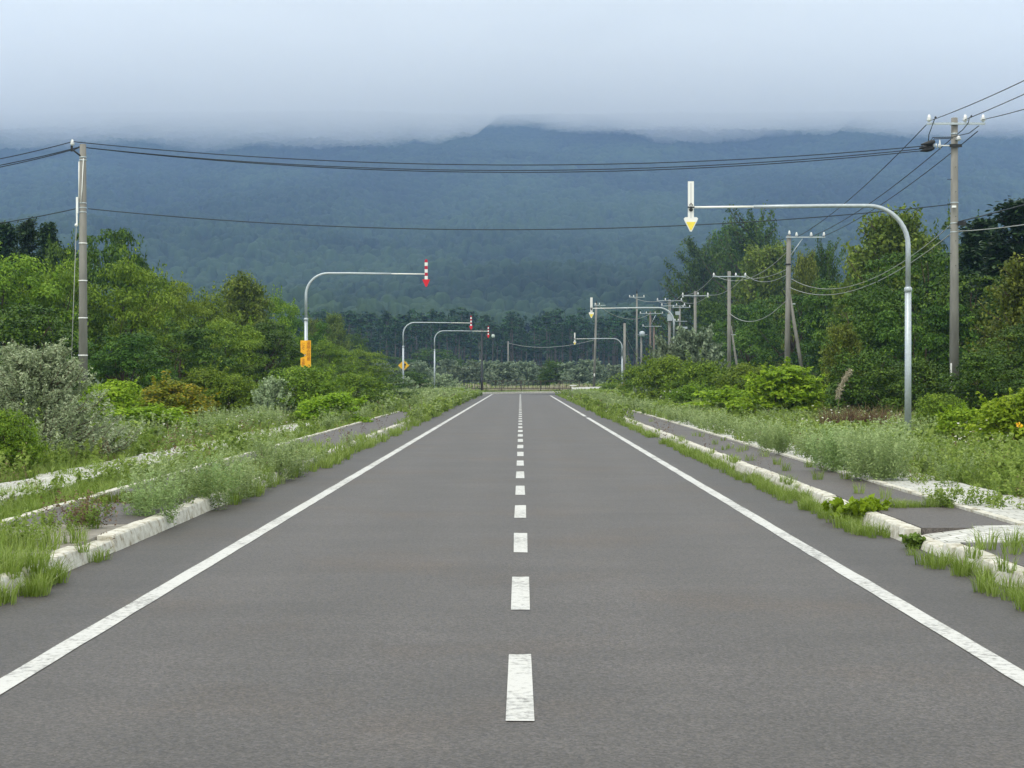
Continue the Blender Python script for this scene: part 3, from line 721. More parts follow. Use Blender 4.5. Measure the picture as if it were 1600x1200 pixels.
# ------------------------------------------------------------------ right side
RT = [
 ('upright', 1096, 275, 378, 120, 'tall_tree', 'tall dark spiky tree, leftmost of the tall trees right of the road', 'tree'),
 ('upright', 1178, 262, 332, 140, 'tall_tree', 'tallest dark spiky tree, its top just below the near arm of the arrow post', 'tree'),
 ('upright', 1138, 285, 358, 120, 'tall_tree', 'dark spiky tree filling the gap between the two tall spiky tops', 'tree'),
 ('olive', 1198, 180, 385, 120, 'olive_tree', 'brownish green tree directly behind the pole with four white insulators', 'tree'),
 ('upright', 1285, 152, 380, 80, 'tall_tree', 'narrow spiky tree right of the pole with four white insulators', 'tree'),
 ('olive', 1258, 148, 398, 60, 'olive_tree', 'brownish tree between the leaning strut and the narrow spiky tree', 'tree'),
 ('olive', 1396, 97, 334, 165, 'olive_tree', 'tall olive green tree under the bend of the large arrow post', 'tree'),
 ('olive', 1348, 102, 390, 95, 'olive_tree', 'lower olive green tree at the left flank of the tree under the post bend', 'tree'),
 ('dark', 1456, 98, 350, 140, 'broadleaf_tree', 'dark tree filling the space between the large arrow post and the near right pole', 'tree'),
 ('dark', 1425, 84, 396, 165, 'broadleaf_tree', 'dark large-leaved tree directly behind the large arrow post', 'tree'),
 ('conifer', 1590, 76, 316, 160, 'conifer_tree', 'dark conifer at the right photo edge', 'tree'),
 ('conifer', 1532, 82, 346, 130,
  'conifer_tree', 'dark conifer just right of the near right pole', 'tree'),
 ('dark', 1562, 86, 368, 150, 'broadleaf_tree', 'dark tree between the two dark conifers at the right edge', 'tree'),
 ('dark', 1500, 90, 380, 110, 'broadleaf_tree', 'dark tree showing directly behind the near right pole', 'tree'),
 ('olive', 1608, 58, 405, 150, 'olive_tree', 'lighter green tree at the right photo edge in front of the conifer', 'tree'),
 ('dark', 1532, 66, 430, 160, 'broadleaf_tree', 'dark shaded tree right of the near right pole', 'tree'),
 ('dark', 1600, 54, 500, 160, 'broadleaf_tree', 'low dark tree at the right photo edge', 'tree'),
 ('dark', 1535, 50, 545, 130, 'broadleaf_tree', 'low dark bushy tree at the right foot of the near right pole', 'tree'),
 ('dark', 1306, 106, 440, 110, 'broadleaf_tree', 'dark tree just right of the leaning strut', 'tree'),
 ('dark', 1360, 68, 448, 150, 'broadleaf_tree', 'broad dark green tree left of the large arrow post', 'tree'),
 ('dark', 1450, 64, 465, 130, 'broadleaf_tree', 'dark green tree directly left of the near right pole', 'tree'),
 ('dark', 1232, 122, 462, 120, 'broadleaf_tree', 'dark tree behind the strut and the pole with four white insulators', 'tree'),
 ('dark', 1172, 138, 470, 100, 'broadleaf_tree', 'dark tree behind the second pole of the right row', 'tree'),
 ('dark', 1118, 178, 462, 84, 'broadleaf_tree', 'dark tree behind the third pole of the right row', 'tree'),
]
for a in RT: plant(*a, group=GR)
GS2 = 'shrubs along the right verge'
RS = [
 ('olive', 1316, 62, 508, 70, 'shrub', 'thin twiggy brownish shrub right of the bright round shrub', 'shrub'),
 ('shrubdark', 1350, 54, 545, 120, 'shrub', 'dark shrub behind the dry brown grass', 'shrub'),
 ('shrubdark', 1430, 52, 560, 130, 'shrub', 'dark shrub directly behind the foot of the large arrow post', 'shrub'),
 ('silverfar', 1084, 96, 514, 96, 'silver_shrub', 'pale silver shrub below the third pole of the right row', 'shrub'),
 ('silverfar', 1040, 96, 530, 64, 'silver_shrub', 'smaller silver shrub left of the pale silver shrub on the right', 'shrub'),
 ('shrub', 1004, 110, 566, 76, 'shrub', 'green shrub at the far end of the right thicket', 'shrub'),
 ('shrub', 1046, 88, 556, 100, 'shrub', 'green shrub below the two silver shrubs on the right', 'shrub'),
 ('shrub', 1108, 84, 560, 110, 'shrub', 'green shrub left below the second pole of the right row', 'shrub'),
 ('shrub', 1164, 78, 568, 96, 'shrub', 'green shrub between the second pole of the right row and the bright round shrub', 'shrub'),
 ('dome', 1226, 58, 571, 134, 'shrub', 'bright green round shrub in front of the leaning strut', 'shrub'),
 ('bright', 1146, 64, 606, 120, 'shrub', 'low bright green shrub left of the bright round shrub', 'shrub'),
 ('shrub', 1076, 74, 598, 90, 'shrub', 'low green shrub at the front of the right thicket, left of the bright low shrub', 'shrub'),
 ('shrub', 1000, 140, 584, 50, 'shrub', 'small green shrub right of the yellow shrub at the far verge', 'shrub'),
 ('yellow', 980, 160, 595, 34, 'yellowing_shrub', 'small yellow shrub on the far right verge', 'shrub'),
 ('shrub', 952, 165, 598, 40, 'shrub', 'small green shrub left of the yellow shrub at the far right verge', 'shrub'),
 ('bright', 1590, 34, 606, 150, 'shrub', 'bright shrub with an orange flower at the right photo edge', 'shrub'),
 ('bright', 1512, 36, 636, 110, 'shrub', 'low bright green shrub right of the foot of the large arrow post', 'shrub'),
 ('shrub', 1470, 44, 615, 90, 'shrub', 'green shrub between the large arrow post and the near right pole', 'shrub'),
]
for a in RS: plant(*a, group=GS2)

# shrubs beyond the railing
rg = random.Random(8)
FS = []
px = 596
while px < 985:
    k = rg.choice(['silverfar', 'silverfar', 'shrubdark', 'silverfar']); Y = rg.uniform(216, 250)
    FS.append((k, px, Y, rg.uniform(562, 576), rg.uniform(40, 58), 'silver_shrub' if k == 'silverfar' else 'shrub',
               'grey-green bushy shrub in the hedge beyond the black railing' if k == 'silverfar' else 'darker green shrub in the hedge beyond the black railing', 'shrub'))
    px += rg.uniform(17, 24)
LM = ((614, 'the yellow diamond sign'), (679, 'the third left arrow post'), (753, 'the black lamp post'), (794, 'the lone thin pole'), (898, 'the farthest right arrow'), (928, 'the slim pole'), (975, 'the plain grey pole'))
SEEN = {}
def where(px):
    l = min(LM, key=lambda q: abs(q[0] - px)); sd = 'left' if px < l[0] else 'right'; k = SEEN.get((l[0], sd), 0); SEEN[(l[0], sd)] = k + 1
    return ('first', 'second', 'third', 'fourth')[k] + ' shrub to the ' + sd + ' of ' + l[1]
for a in sorted(FS, key=lambda q: abs(q[1] - min(LM, key=lambda l: abs(l[0] - q[1]))[0])):
    plant(*a[:6], ('grey-green, ' if a[0] == 'silverfar' else 'dark green, ') + where(a[1]) + ', beyond the railing', a[7], group='shrubs beyond the railing')
for px, Y, top, w, lb in ((678, 330, 545, 66, 'behind the third left arrow post'), (640, 335, 560, 50, 'just right of the yellow diamond sign'), (720, 330, 558, 50, 'left of the black lamp post'), (866, 330, 572, 40, 'left of the farthest right arrow'), (610, 320, 556, 50, 'just left of the yellow diamond sign'), (575, 300, 562, 60, 'below the pale pine trunks on the left'), (820, 300, 568, 50, 'right of the lone thin pole')):
    plant('dark', px, Y, top, w, 'broadleaf_tree', 'low rounded tree before the pine wood, ' + lb, 'tree', 'low trees at the foot of the pine wood')

# ------------------------------------------------------------------ pine wood
rg = random.Random(21)
for row, (Y0, n) in enumerate(((392, 44), (402, 44), (414, 44), (428, 44))):
    for i in range(n):
        px = 470 + (1130 - 470) * (i + rg.uniform(-1.1, 1.1)) / n; Y = Y0 + rg.uniform(-4, 4)
        t = T['pine'][rg.randrange(6)]; x = X(px, Y); g = float(gz(x, Y))
        topy = rg.uniform(480, 516) - row * 1.0
        H = Z(topy, Y) - g; sc = H * rg.uniform(0.85, 1.15)
        o = empty('pine_tree', (x, Y, g), rg.uniform(0, 6.28)); o.scale = (sc, sc, H)
        obj('crown', t['crown'], o); obj('trunk', t['trunk'], o)
        tag(o, 'tall straight pine in the dark wood beyond the end of the road', 'tree', 'pines of the wood beyond the road end')

# trees of the hills: one mass, nobody could count them
def far_forest():
    rg = np.random.default_rng(3); Qs = []; ts = []
    for (y0, y1, cell, per, rad, hgt, L, half) in ((445, 620, 5.2, 46, 2.6, 12.0, 1.25, 0.36), (620, 860, 7.0, 44, 3.9, 11.0, 1.6, 0.36)):
        area = half * (y1 ** 2 - y0 ** 2); n = int(area / cell ** 2)
        y = np.sqrt(rg.uniform(y0 ** 2, y1 ** 2, n)); y = y[rg.random(n) < 1 - smooth(700, 860, y)]; n = len(y); x = rg.uniform(-half, half, n) * (y + 40)
        gzv = np.where(y < 575, gz(x, y), mz(x, y))
        hh = hgt * rg.uniform(0.55, 1.25, n) * (0.75 + 0.5 * fbm(x / 60, y / 90, 2, 5)); rr = rad * rg.uniform(0.6, 1.3, n)
        conif = fbm(x / 90 + 5, y / 140, 3, 41) > 0.50
        species = 0.35 * (~conif) + 0.25 * rg.random(n)
        idx = np.repeat(np.arange(n), per); d = rdir(rg, n * per); d[:, 2] = np.abs(d[:, 2]) * 1.0
        h01 = rg.random(n * per)
        top = np.stack([d[:, 0] * rr[idx], d[:, 1] * rr[idx], hh[idx] * (0.55 + 0.45 * d[:, 2])], 1)          # domed crown
        con = np.stack([d[:, 0] * rr[idx] * 0.75 * (1.05 - h01), d[:, 1] * rr[idx] * 0.75 * (1.05 - h01), hh[idx] * (0.35 + 0.85 * h01)], 1)   # spired crown
        pos = np.where(conif[idx][:, None], con, top) * rg.uniform(0.85, 1.08, (n * per, 1)) + np.stack([x, y, gzv], 1)[idx]
        nrm = unit(d * 0.7 + np.array([0, 0, 0.7]) + rg.normal(size=d.shape) * 0.2)
        Qs.append(leaf_quads(rg, pos, nrm, L, L * 0.8)); ts.append(np.clip(species[idx] + 0.4 * rg.random(n * per), 0, 1))
    return quad_mesh('forest', np.concatenate(Qs), np.concatenate(ts), L_HILL)
def canopy():
    # rounded tree crowns packed side by side over the slope
    ny, nx = 1000, 900
    y = 660 * (4380 / 660.0) ** np.linspace(0, 1, ny); y = np.repeat(y[:, None], nx, 1); x = np.linspace(-1, 1, nx)[None, :] * (y * 0.37 + 12)
    rs = np.random.default_rng(9); x = x + rs.uniform(-.4, .4, x.shape) * (y * 0.37 * 2 / nx)
    def cell(c, seed, round_):
        u, v = x / c, y / c; iu, iv = np.floor(u), np.floor(v); best = np.full(u.shape, 9.0); hid = np.zeros(u.shape)
        def hsh(a, b, k):
            q = (a.astype(np.int64) * 73856093) ^ (b.astype(np.int64) * 19349663) ^ (k * 83492791 + seed * 7919); q = ((q ^ (q >> 11)) * 1103515245 + 12345) & 0x7fffffff
            return ((q >> 7) & 0xffff) / 65535.0
        for a in (-1, 0, 1):
            for b in (-1, 0, 1):
                cu, cv = iu + a, iv + b; d = (cu + hsh(cu, cv, 1) - u) ** 2 + (cv + hsh(cu, cv, 2) - v) ** 2; m = d < best
                best = np.where(m, d, best); hid = np.where(m, hsh(cu, cv, 3), hid)
        return np.clip(1 - best * round_, 0, 1) ** 0.5, hid
    h3, id3 = cell(3.4, 3, 1.1); h1, id1 = cell(8.5, 1, 1.15); h2, id2 = cell(21.0, 2, 1.0)
    z = mz(x, y) + 1.0 + 6.5 * h1 * (0.5 + 0.8 * id1) + 4.5 * h2 * id2 + 4.0 * fbm(x / 45, y / 60, 3, 91) + (1 - smooth(1500, 2600, y)) * (1.9 * h3 + 1.6 * id3 + 3.5 * (id1 > 0.8) * h1)
    me = grid_mesh('forest_canopy', x, y, lambda a, b: z, L_CANOPY)
    at_ = me.attributes.new('tint', 'FLOAT', 'POINT'); at_.data.foreach_set('value', np.clip(0.5 + 0.55 * (id1 - .5) + 0.35 * (id2 - .5) + 0.3 * (id3 - .5) + 1.1 * (fbm(x / 160, y / 240, 4, 15) - .5), 0, 1).astype(np.float32).ravel())
    return me
tag(obj('forest_canopy', canopy()), 'endless tree crowns covering the mountainside up into the cloud', 'forest', kind='stuff')
tag(obj('forest', far_forest()), 'hazy green forest at the foot of the mountain behind the pine wood', 'forest', kind='stuff')

# ------------------------------------------------------------------ weeds and grass
wrg = np.random.default_rng(17)
def blades(rg, n, h, w, spread, lean=0.5, seg=2):
    """tuft of n grass blades -> quads"""
    a = rg.uniform(0, 6.283, n); r = spread * rg.random(n) ** 0.5
    b = np.stack([np.cos(a) * r, np.sin(a) * r, np.zeros(n)], 1)
    a2 = a + rg.normal(size=n) * 0.7; out = np.stack([np.cos(a2), np.sin(a2), np.zeros(n)], 1)
    hh = h * rg.uniform(0.55, 1.1, n)[:, None]; ln = lean * rg.uniform(0.2, 1.2, n)[:, None]
    side = np.stack([-np.sin(a2 + rg.normal(size=n)), np.cos(a2), np.zeros(n)], 1); side = unit(side)
    up = np.array([0, 0, 1.0]); Q = []
    ws = [1.0, 0.8, 0.12]; ht = [0, 0.58, 1.0]; lt = [0, 0.3, 1.0]
    for s in range(2):
        p0 = b + up * hh * ht[s] + out * hh * ln * lt[s]; p1 = b + up * hh * ht[s + 1] * (1 - 0.25 * ln * (s == 1)) + out * hh * ln * lt[s + 1]
        Q.append(np.stack([p0 - side * w * ws[s] / 2, p0 + side * w * ws[s] / 2, p1 + side * w * ws[s + 1] / 2, p1 - side * w * ws[s + 1] / 2], 1))
    t = rg.random(n) * 0.7 + 0.2
    return np.concatenate(Q), np.concatenate([t, t + 0.05])

def forb(rg, stems, per, h, spread, L, W, lean=0.35, thick=0.05, flower=0):
    """leafy stems from one root"""
    Q = []; tt = []
    for s in range(stems):
        a = rg.uniform(0, 6.283); hh = h * rg.uniform(0.6, 1.1); r = spread * rg.random() ** 0.5
        b = np.array([math.cos(a) * r * .35, math.sin(a) * r * .35, 0]); e = b + np.array([math.cos(a) * lean * hh * rg.uniform(.2, 1.1), math.sin(a) * lean * hh * rg.uniform(.2, 1.1), hh])
        t = rg.uniform(0.05, 1.0, per) ** 0.85; c = b + (e - b) * t[:, None]; c[:, :2] += (e - b)[:2] * (t[:, None] ** 2 - t[:, None]) * 0.5
        th = thick * (1.15 - t)[:, None] + 0.008
        off = rdir(rg, per) * th * rg.uniform(0.3, 1.2, (per, 1))
        q = leaf_quads(rg, c + off, unit(off / thick * .4 + rg.normal(size=(per, 3)) * 0.5 + np.array([0, 0, .7])), L, W, -0.3)
        Q.append(q); tt.append(np.clip(0.15 + 0.55 * t * rg.uniform(.6, 1.1) + 0.3 * rg.random(per), 0, 1))
    Q = np.concatenate(Q); Q[..., 2] = np.maximum(Q[..., 2], 0)
    return Q, np.concatenate(tt)

def lod_sets(fn): return fn
G_T = {0: [blades(wrg, 46, 0.26, 0.009, 0.11, 0.7) for _ in range(5)], 1: [blades(wrg, 22, 0.26, 0.017, 0.15, 0.7) for _ in range(4)], 2: [blades(wrg, 12, 0.28, 0.045, 0.25, 0.6) for _ in range(4)]}
M_T = {0: [forb(wrg, 12, 30, 0.62, 0.30, 0.052, 0.018, 0.35, 0.045) for _ in range(5)], 1: [forb(wrg, 9, 20, 0.62, 0.34, 0.075, 0.026, 0.35, 0.06) for _ in range(4)], 2: [forb(wrg, 6, 12, 0.62, 0.45, 0.15, 0.06, 0.4, 0.09) for _ in range(4)]}
W_T = {0: [forb(wrg, 9, 20, 0.34, 0.22, 0.05, 0.026, 0.6, 0.05) for _ in range(5)], 1: [forb(wrg, 6, 12, 0.34, 0.28, 0.085, 0.05, 0.6, 0.06) for _ in range(4)], 2: [forb(wrg, 4, 8, 0.36, 0.4, 0.16, 0.10, 0.6, 0.1) for _ in range(4)]}

class Weeds:
    def __init__(s): s.Q = []; s.t = []
    def put(s, sets, x, y, sc, zoff=0.0, hsc=None, lod=None):
        x = np.asarray(x); y = np.asarray(y); n = len(x)
        if n == 0: return
        sc = np.broadcast_to(sc, (n,)); hs = sc * (1 - 0.30 * smooth(80, 160, y)) if hsc is None else np.broadcast_to(hsc, (n,))
        lv = np.where(y < 30, 0, np.where(y < 68, 1, 2)) if lod is None else np.full(n, lod)
        z = gz(x, y); pav = (np.abs(x) > KX + 0.2) & (np.abs(x) < 5.5) & (y < 160); z = np.where(pav, 0.145, z); z = np.where(np.abs(x) <= KX, -0.005, z); z = np.where((np.abs(x) > KX) & (np.abs(x) <= KX + .2), 0.12, z)
        ch = wrg.integers(0, 100, n); rz = wrg.uniform(0, 6.283, n); tv = wrg.normal(size=n) * 0.12
        for l_ in (0, 1, 2):
            for j, (Q, t) in enumerate(sets[l_]):
                i = np.nonzero((lv == l_) & (ch % len(sets[l_]) == j))[0]
                if len(i) == 0: continue
                c, sn = np.cos(rz[i]), np.sin(rz[i]); q = Q.reshape(-1, 3)
                X_ = (q[None, :, 0] * c[:, None] - q[None, :, 1] * sn[:, None]) * sc[i][:, None] + x[i][:, None]
                Y_ = (q[None, :, 0] * sn[:, None] + q[None, :, 1] * c[:, None]) * sc[i][:, None] + y[i][:, None]
                Z_ = q[None, :, 2] * hs[i][:, None] + z[i][:, None] + zoff
                s.Q.append(np.stack([X_, Y_, Z_], -1).reshape(-1, 4, 3)); s.t.append(np.clip(t[None] + tv[i][:, None], 0, 1).ravel())
    def build(s, name, mat, label, cat):
        return tag(obj(name, quad_mesh(name, np.concatenate(s.Q), np.concatenate(s.t), mat)), label, cat, kind='stuff')

def pts(x0, x1, y0, y1, dens, clump=0.0, seed=0, thr=0.45, fs=1.0):
    """random points of a strip; density per m2 falls with distance; clump keeps only noise patches"""
    out = []
    n = int((x1 - x0) * (y1 - y0) * dens); x = wrg.uniform(x0, x1, n); y = wrg.uniform(y0, y1, n)
    keep = wrg.random(n) < np.clip(32.0 / np.maximum(y, 1), 0.16, 1.0)
    if clump: keep &= fbm(x * fs, y * fs * 0.6, 3, seed + 50) > thr
    return x[keep], y[keep]
def inflate(y): return 1.0 + 0.35 * smooth(40, 150, y)

grass, mug, weed, flow = Weeds(), Weeds(), Weeds(), Weeds()
# --- left verge, outer band
for a in ((-13, -5.7, 11, 190, 9, 0), (-6.4, -5.6, 11, 120, 14, 0)):
    x, y = pts(*a[:5]); k = ~((x < -6.5) & (x > -7.6) & (y < 75) & (fbm(x * .9, y * .35, 3, 71) > 0.60)); x, y = x[k], y[k]
    grass.put(G_T, x, y, wrg.uniform(.6, 1.05, len(x)) * inflate(y))
x, y = pts(-10, -5.7, 12, 190, 4.5, 1, 1, 0.44, 0.8); k = ~((x < -5.6) & (x > -8.0) & (y < 50)) & ~((x < -6.4) & (x > -7.7) & (y < 75)); x, y = x[k], y[k]
mug.put(M_T, x, y, wrg.uniform(.6, 1.25, len(x)) * inflate(y))
x, y = pts(-16, -5.8, 12, 190, 4.5, 1, 2, 0.44, 0.7); k = ~((x < -6.4) & (x > -7.7) & (y < 75)); x, y = x[k], y[k]
weed.put(W_T, x, y, wrg.uniform(.7, 1.5, len(x)) * inflate(y))
x, y = pts(-9.6, -7.8, 36, 190, 2.5); mug.put(M_T, x, y, wrg.uniform(.5, .95, len(x)) * inflate(y))
# --- left kerb clumps
x, y = pts(-4.45, -3.8, 18.8, 31, 9, 1, 3, 0.43, 1.1); mug.put(M_T, x, y, wrg.uniform(.65, 1.2, len(x)))
x, y = pts(-4.15, -3.72, 19.2, 33, 4.5, 1, 33, 0.42, 1.3); mug.put(M_T, x, y, wrg.uniform(.6, .95, len(x)))
x, y = pts(-4.7, -3.75, 18.8, 36, 9.0, 1, 4, 0.36, 1.1); grass.put(G_T, x, y, wrg.uniform(.7, 1.1, len(x)))
x, y = pts(-4.4, -3.75, 31, 42, 6, 1, 5, 0.55); mug.put(M_T, x, y, wrg.uniform(.4, .6, len(x)))
x, y = pts(-4.02, -3.62, 30, 75, 12); grass.put(G_T, x, y, wrg.uniform(.7, 1.0, len(x)) * inflate(y), lod=1)
x, y = pts(-4.3, -3.75, 60, 162, 8); weed.put(W_T, x, y, wrg.uniform(.8, 1.3, len(x)) * inflate(y))
x, y = pts(-4.5, -3.75, 62, 162, 3.6, 1, 6, 0.40, 0.5); mug.put(M_T, x, y, wrg.uniform(.6, 1.0, len(x)) * inflate(y))
x, y = pts(-5.6, -4.2, 50, 166, 4.5, 1, 7, 0.42, 0.3); k = wrg.random(len(y)) < smooth(55, 125, y); x, y = x[k], y[k]; mug.put(M_T, x, y, wrg.uniform(.6, 1.0, len(x)) * inflate(y))
x, y = pts(-5.6, -4.0, 50, 190, 5); k = wrg.random(len(y)) < smooth(60, 130, y); x, y = x[k], y[k]; grass.put(G_T, x, y, wrg.uniform(.8, 1.2, len(x)) * inflate(y))
# nearest left: grass tufts by the kerb and in the broken paving
x, y = pts(-4.75, -4.15, 14.6, 18.4, 13, 1, 8, 0.5, 2.0); grass.put(G_T, x, y, wrg.uniform(.6, 1.0, len(x)))
x, y = pts(-4.9, -4.25, 15.0, 18.6, 8); weed.put(W_T, x, y, wrg.uniform(.5, .9, len(x)))
x, y = pts(-5.6, -4.5, 12.0, 17.0, 7, 1, 9, 0.5, 1.5); grass.put(G_T, x, y, wrg.uniform(.6, 1.0, len(x)))
x, y = pts(-4.6, -3.75, 12.4, 14.1, 60); grass.put(G_T, x, y, wrg.uniform(.5, .95, len(x)))
x = np.array([-3.92, -3.88, -3.96]); y = np.array([15.3, 15.5, 15.0]); grass.put(G_T, x, y, .6)
# --- right side
x, y = pts(5.35, 13, 12, 190, 8); k = ~((x < 6.5) & (y < 60) & (fbm(x * .9 + 4, y * .5, 3, 73) > 0.40 - 0.12 * (y < 22))); k &= ~((x < 9) & (y < 18.4) & (y > 15.6)); x, y = x[k], y[k]
grass.put(G_T, x, y, wrg.uniform(.7, 1.2, len(x)) * inflate(y))
x, y = pts(5.25, 6.1, 25.5, 60, 5.5); k = (fbm(x * 1.2, y * .7, 2, 81) > 0.30); mug.put(M_T, x[k], y[k], wrg.uniform(.75, 1.2, len(x))[k] * inflate(y[k]))
x, y = pts(6.0, 12, 20, 190, 2.4, 1, 11, 0.50, 0.7); mug.put(M_T, x, y, wrg.uniform(.6, 1.1, len(x)) * inflate(y))
x, y = pts(5.2, 6.2, 60, 160, 4.5); mug.put(M_T, x, y, wrg.uniform(.6, 1.0, len(x)) * inflate(y))
x, y = pts(6.3, 14, 18.5, 190, 6.5, 1, 12, 0.33, 0.7); weed.put(W_T, x, y, wrg.uniform(.8, 1.7, len(x)) * inflate(y))
x, y = pts(6.2, 9, 18.4, 30, 6); weed.put(W_T, x, y, wrg.uniform(.6, 1.1, len(x)))
x, y = pts(8.2, 10.5, 36, 190, 2.2); mug.put(M_T, x, y, wrg.uniform(.6, 1.1, len(x)) * inflate(y))
# right gutter grass
x, y = pts(3.62, 3.98, 17.6, 60, 34, 1, 13, 0.30, 1.0); grass.put(G_T, x, y, wrg.uniform(.35, .8, len(x)))
x, y = pts(3.62, 4.0, 60, 160, 14); grass.put(G_T, x, y, wrg.uniform(.7, 1.1, len(x)) * inflate(y))
x, y = pts(3.75, 4.3, 60, 160, 5, 1, 14, 0.40, 0.4); weed.put(W_T, x, y, wrg.uniform(.7, 1.2, len(x)) * inflate(y))
x, y = pts(4.0, 5.2, 75, 165, 4, 1, 15, 0.42, 0.3); mug.put(M_T, x, y, wrg.uniform(.5, .9, len(x)) * inflate(y))
x, y = pts(3.66, 3.98, 12.0, 15.3, 44); grass.put(G_T, x, y, wrg.uniform(.35, .8, len(x)))
x, y = pts(3.72, 4.0, 15.5, 17.6, 24, 1, 16, 0.45, 2); grass.put(G_T, x, y, wrg.uniform(.35, .6, len(x)))
x, y = pts(4.2, 5.2, 19.7, 20.5, 44); grass.put(G_T, x, y, wrg.uniform(.3, .55, len(x))); 
x, y = pts(5.0, 5.9, 19.4, 20.6, 14); weed.put(W_T, x, y, wrg.uniform(.5, .9, len(x)))
x, y = pts(4.2, 9, 14.6, 15.8, 18, 1, 17, 0.46, 1.4); grass.put(G_T, x, y, wrg.uniform(.5, .9, len(x)))
x, y = pts(4.25, 5.1, 21, 70, 0.7); grass.put(G_T, x, y, wrg.uniform(.5, .8, len(x)))
x, y = pts(5.3, 6.4, 17.6, 26, 4.5, 1, 18, 0.5, 1.3); weed.put(W_T, x, y, wrg.uniform(.4, .8, len(x)))
# far green behind the bend
x, y = pts(-30, 40, 189.8, 214, 9); weed.put(W_T, x, y, wrg.uniform(1.0, 1.6, len(x)), hsc=wrg.uniform(.2, .5, len(x)))
x, y = pts(9, 40, 146, 168, 12); weed.put(W_T, x, y, wrg.uniform(1.0, 1.6, len(x)), hsc=wrg.uniform(.3, .7, len(x)))
x, y = pts(-30, 45, 204, 330, 2.6); weed.put(W_T, x, y, 2.2, hsc=1.6)
x, y = pts(-60, -13, 30, 205, 2.2); weed.put(W_T, x, y, 2.2, hsc=2.0, lod=2)
x, y = pts(14, 60, 30, 205, 2.2); weed.put(W_T, x, y, 2.2, hsc=2.0, lod=2)
# small white flowers
F_T = {0: [(leaf_quads(wrg, wrg.uniform(-.18, .18, (16, 3)) + np.array([0, 0, .42]), unit(wrg.normal(size=(16, 3)) * .4 + np.array([0, -.3, 1.])), 0.022, 0.022), wrg.random(16)) for _ in range(4)]}
F_T[1] = [(leaf_quads(wrg, wrg.uniform(-.25, .25, (9, 3)) + np.array([0, 0, .45]), unit(wrg.normal(size=(9, 3)) * .4 + np.array([0, -.4, 1.])), 0.045, 0.045), wrg.random(9)) for _ in range(3)]
F_T[2] = [(leaf_quads(wrg, wrg.uniform(-.4, .4, (6, 3)) + np.array([0, 0, .5]), unit(wrg.normal(size=(6, 3)) * .4 + np.array([0, -.5, 1.])), 0.09, 0.09), wrg.random(6)) for _ in range(3)]
for x0, x1 in ((-10, -5.8), (6.2, 10)):
    x, y = pts(x0, x1, 18, 75, 0.7, 1, 20, 0.55, 0.5); flow.put(F_T, x, y, wrg.uniform(.8, 1.3, len(x)) * inflate(y))
x, y = pts(4.2, 4.5, 26, 34, 2.0); flow.put(F_T, x, y, .7)
stem = Weeds()
S_T = {0: [forb(wrg, 5, 10, 0.55, 0.15, 0.03, 0.012, 0.4, 0.03) for _ in range(4)], 1: [forb(wrg, 5, 8, 0.55, 0.2, 0.05, 0.022, 0.4, 0.04) for _ in range(3)], 2: [forb(wrg, 4, 6, 0.55, 0.3, 0.10, 0.04, 0.4, 0.06) for _ in range(3)]}
for x0, x1, y0 in ((-10, -5.7, 13), (5.5, 11, 19), (-4.6, -3.9, 14.5), (3.9, 4.3, 20)):
    x, y = pts(x0, x1, y0, 160, 1.1, 1, 21, 0.42, 0.6); stem.put(S_T, x, y, wrg.uniform(.5, 1.25, len(x)) * inflate(y))
stem.build('dry_stems', L_BROWN, 'brown dead stalks and seed heads standing among the green verge weeds', 'dry weeds')
dry = Weeds(); x, y = pts(-14, 9, 203, 213, 22); dry.put(G_T, x, y, wrg.uniform(1.2, 1.8, len(x)), hsc=wrg.uniform(1.6, 3.0, len(x)))
dry.build('dry_grass', L_PLUME, 'pale dry grass behind the railing at the road end', 'dry grass')
grass.build('grass', L_GRASS, 'yellow-green grass tufts along kerbs and verges', 'grass')
mug.build('mugwort', L_MUG, 'grey-green feathery mugwort growing over both verges', 'weeds')
weed.build('weeds', L_WEED, 'low leafy green weeds covering the ground on both verges', 'weeds')
flow.build('wildflowers', L_FLOW, 'scattered small white flowers among the verge weeds', 'flowers')

# individual plants one can pick out
def single(name, Q, t, mat, label, cat, loc, group=None):
    o = obj(name, quad_mesh(name, Q, t, mat)); o.location = loc; return tag(o, label, cat, group)
def clump(n, fn, spread, rg):
    Qs, ts = [], []
    for i in range(n):
        Q, t = fn(); a = rg.uniform(0, 6.28); r = spread * rg.random() ** 0.5
        Qs.append(Q + np.array([math.cos(a) * r, math.sin(a) * r, 0])); ts.append(t)
    return np.concatenate(Qs), np.concatenate(ts)
r1 = np.random.default_rng(101)
Q, t = clump(16, lambda: forb(r1, 13, 34, 0.85, 0.3, 0.058, 0.021, 0.45, 0.045), 0.42, r1)
single('mugwort_clump', Q, t * 0.6 + 0.4, L_MUG, 'large round pale mugwort clump at the edge of the right footpath', 'weed clump', (5.35, 25.2, 0.14))
Q, t = clump(12, lambda: forb(r1, 12, 30, 0.75, 0.3, 0.058, 0.021, 0.4, 0.045), 0.45, r1)
single('mugwort_clump', Q, t * 0.8 + 0.15, L_MUG, 'mugwort clump right behind the large round pale one on the right footpath', 'weed clump', (5.3, 27.6, 0.14))
Q, t = clump(8, lambda: forb(r1, 12, 32, 0.6, 0.25, 0.045, 0.014, 0.35, 0.05), 0.28, r1)
single('mugwort_clump', Q, t * 0.55, L_MUG, 'dark green mugwort clump on the right footpath, darkest of its row', 'weed clump', (5.12, 33.5, 0.14))
Q, t = clump(7, lambda: forb(r1, 12, 34, 0.58, 0.2, 0.04, 0.013, 0.45, 0.05), 0.25, r1)
single('mugwort_clump', Q, t, L_MUG, 'feathery mugwort clump beside the exposed end of the left kerb', 'weed clump', (-4.12, 18.7, 0.05))
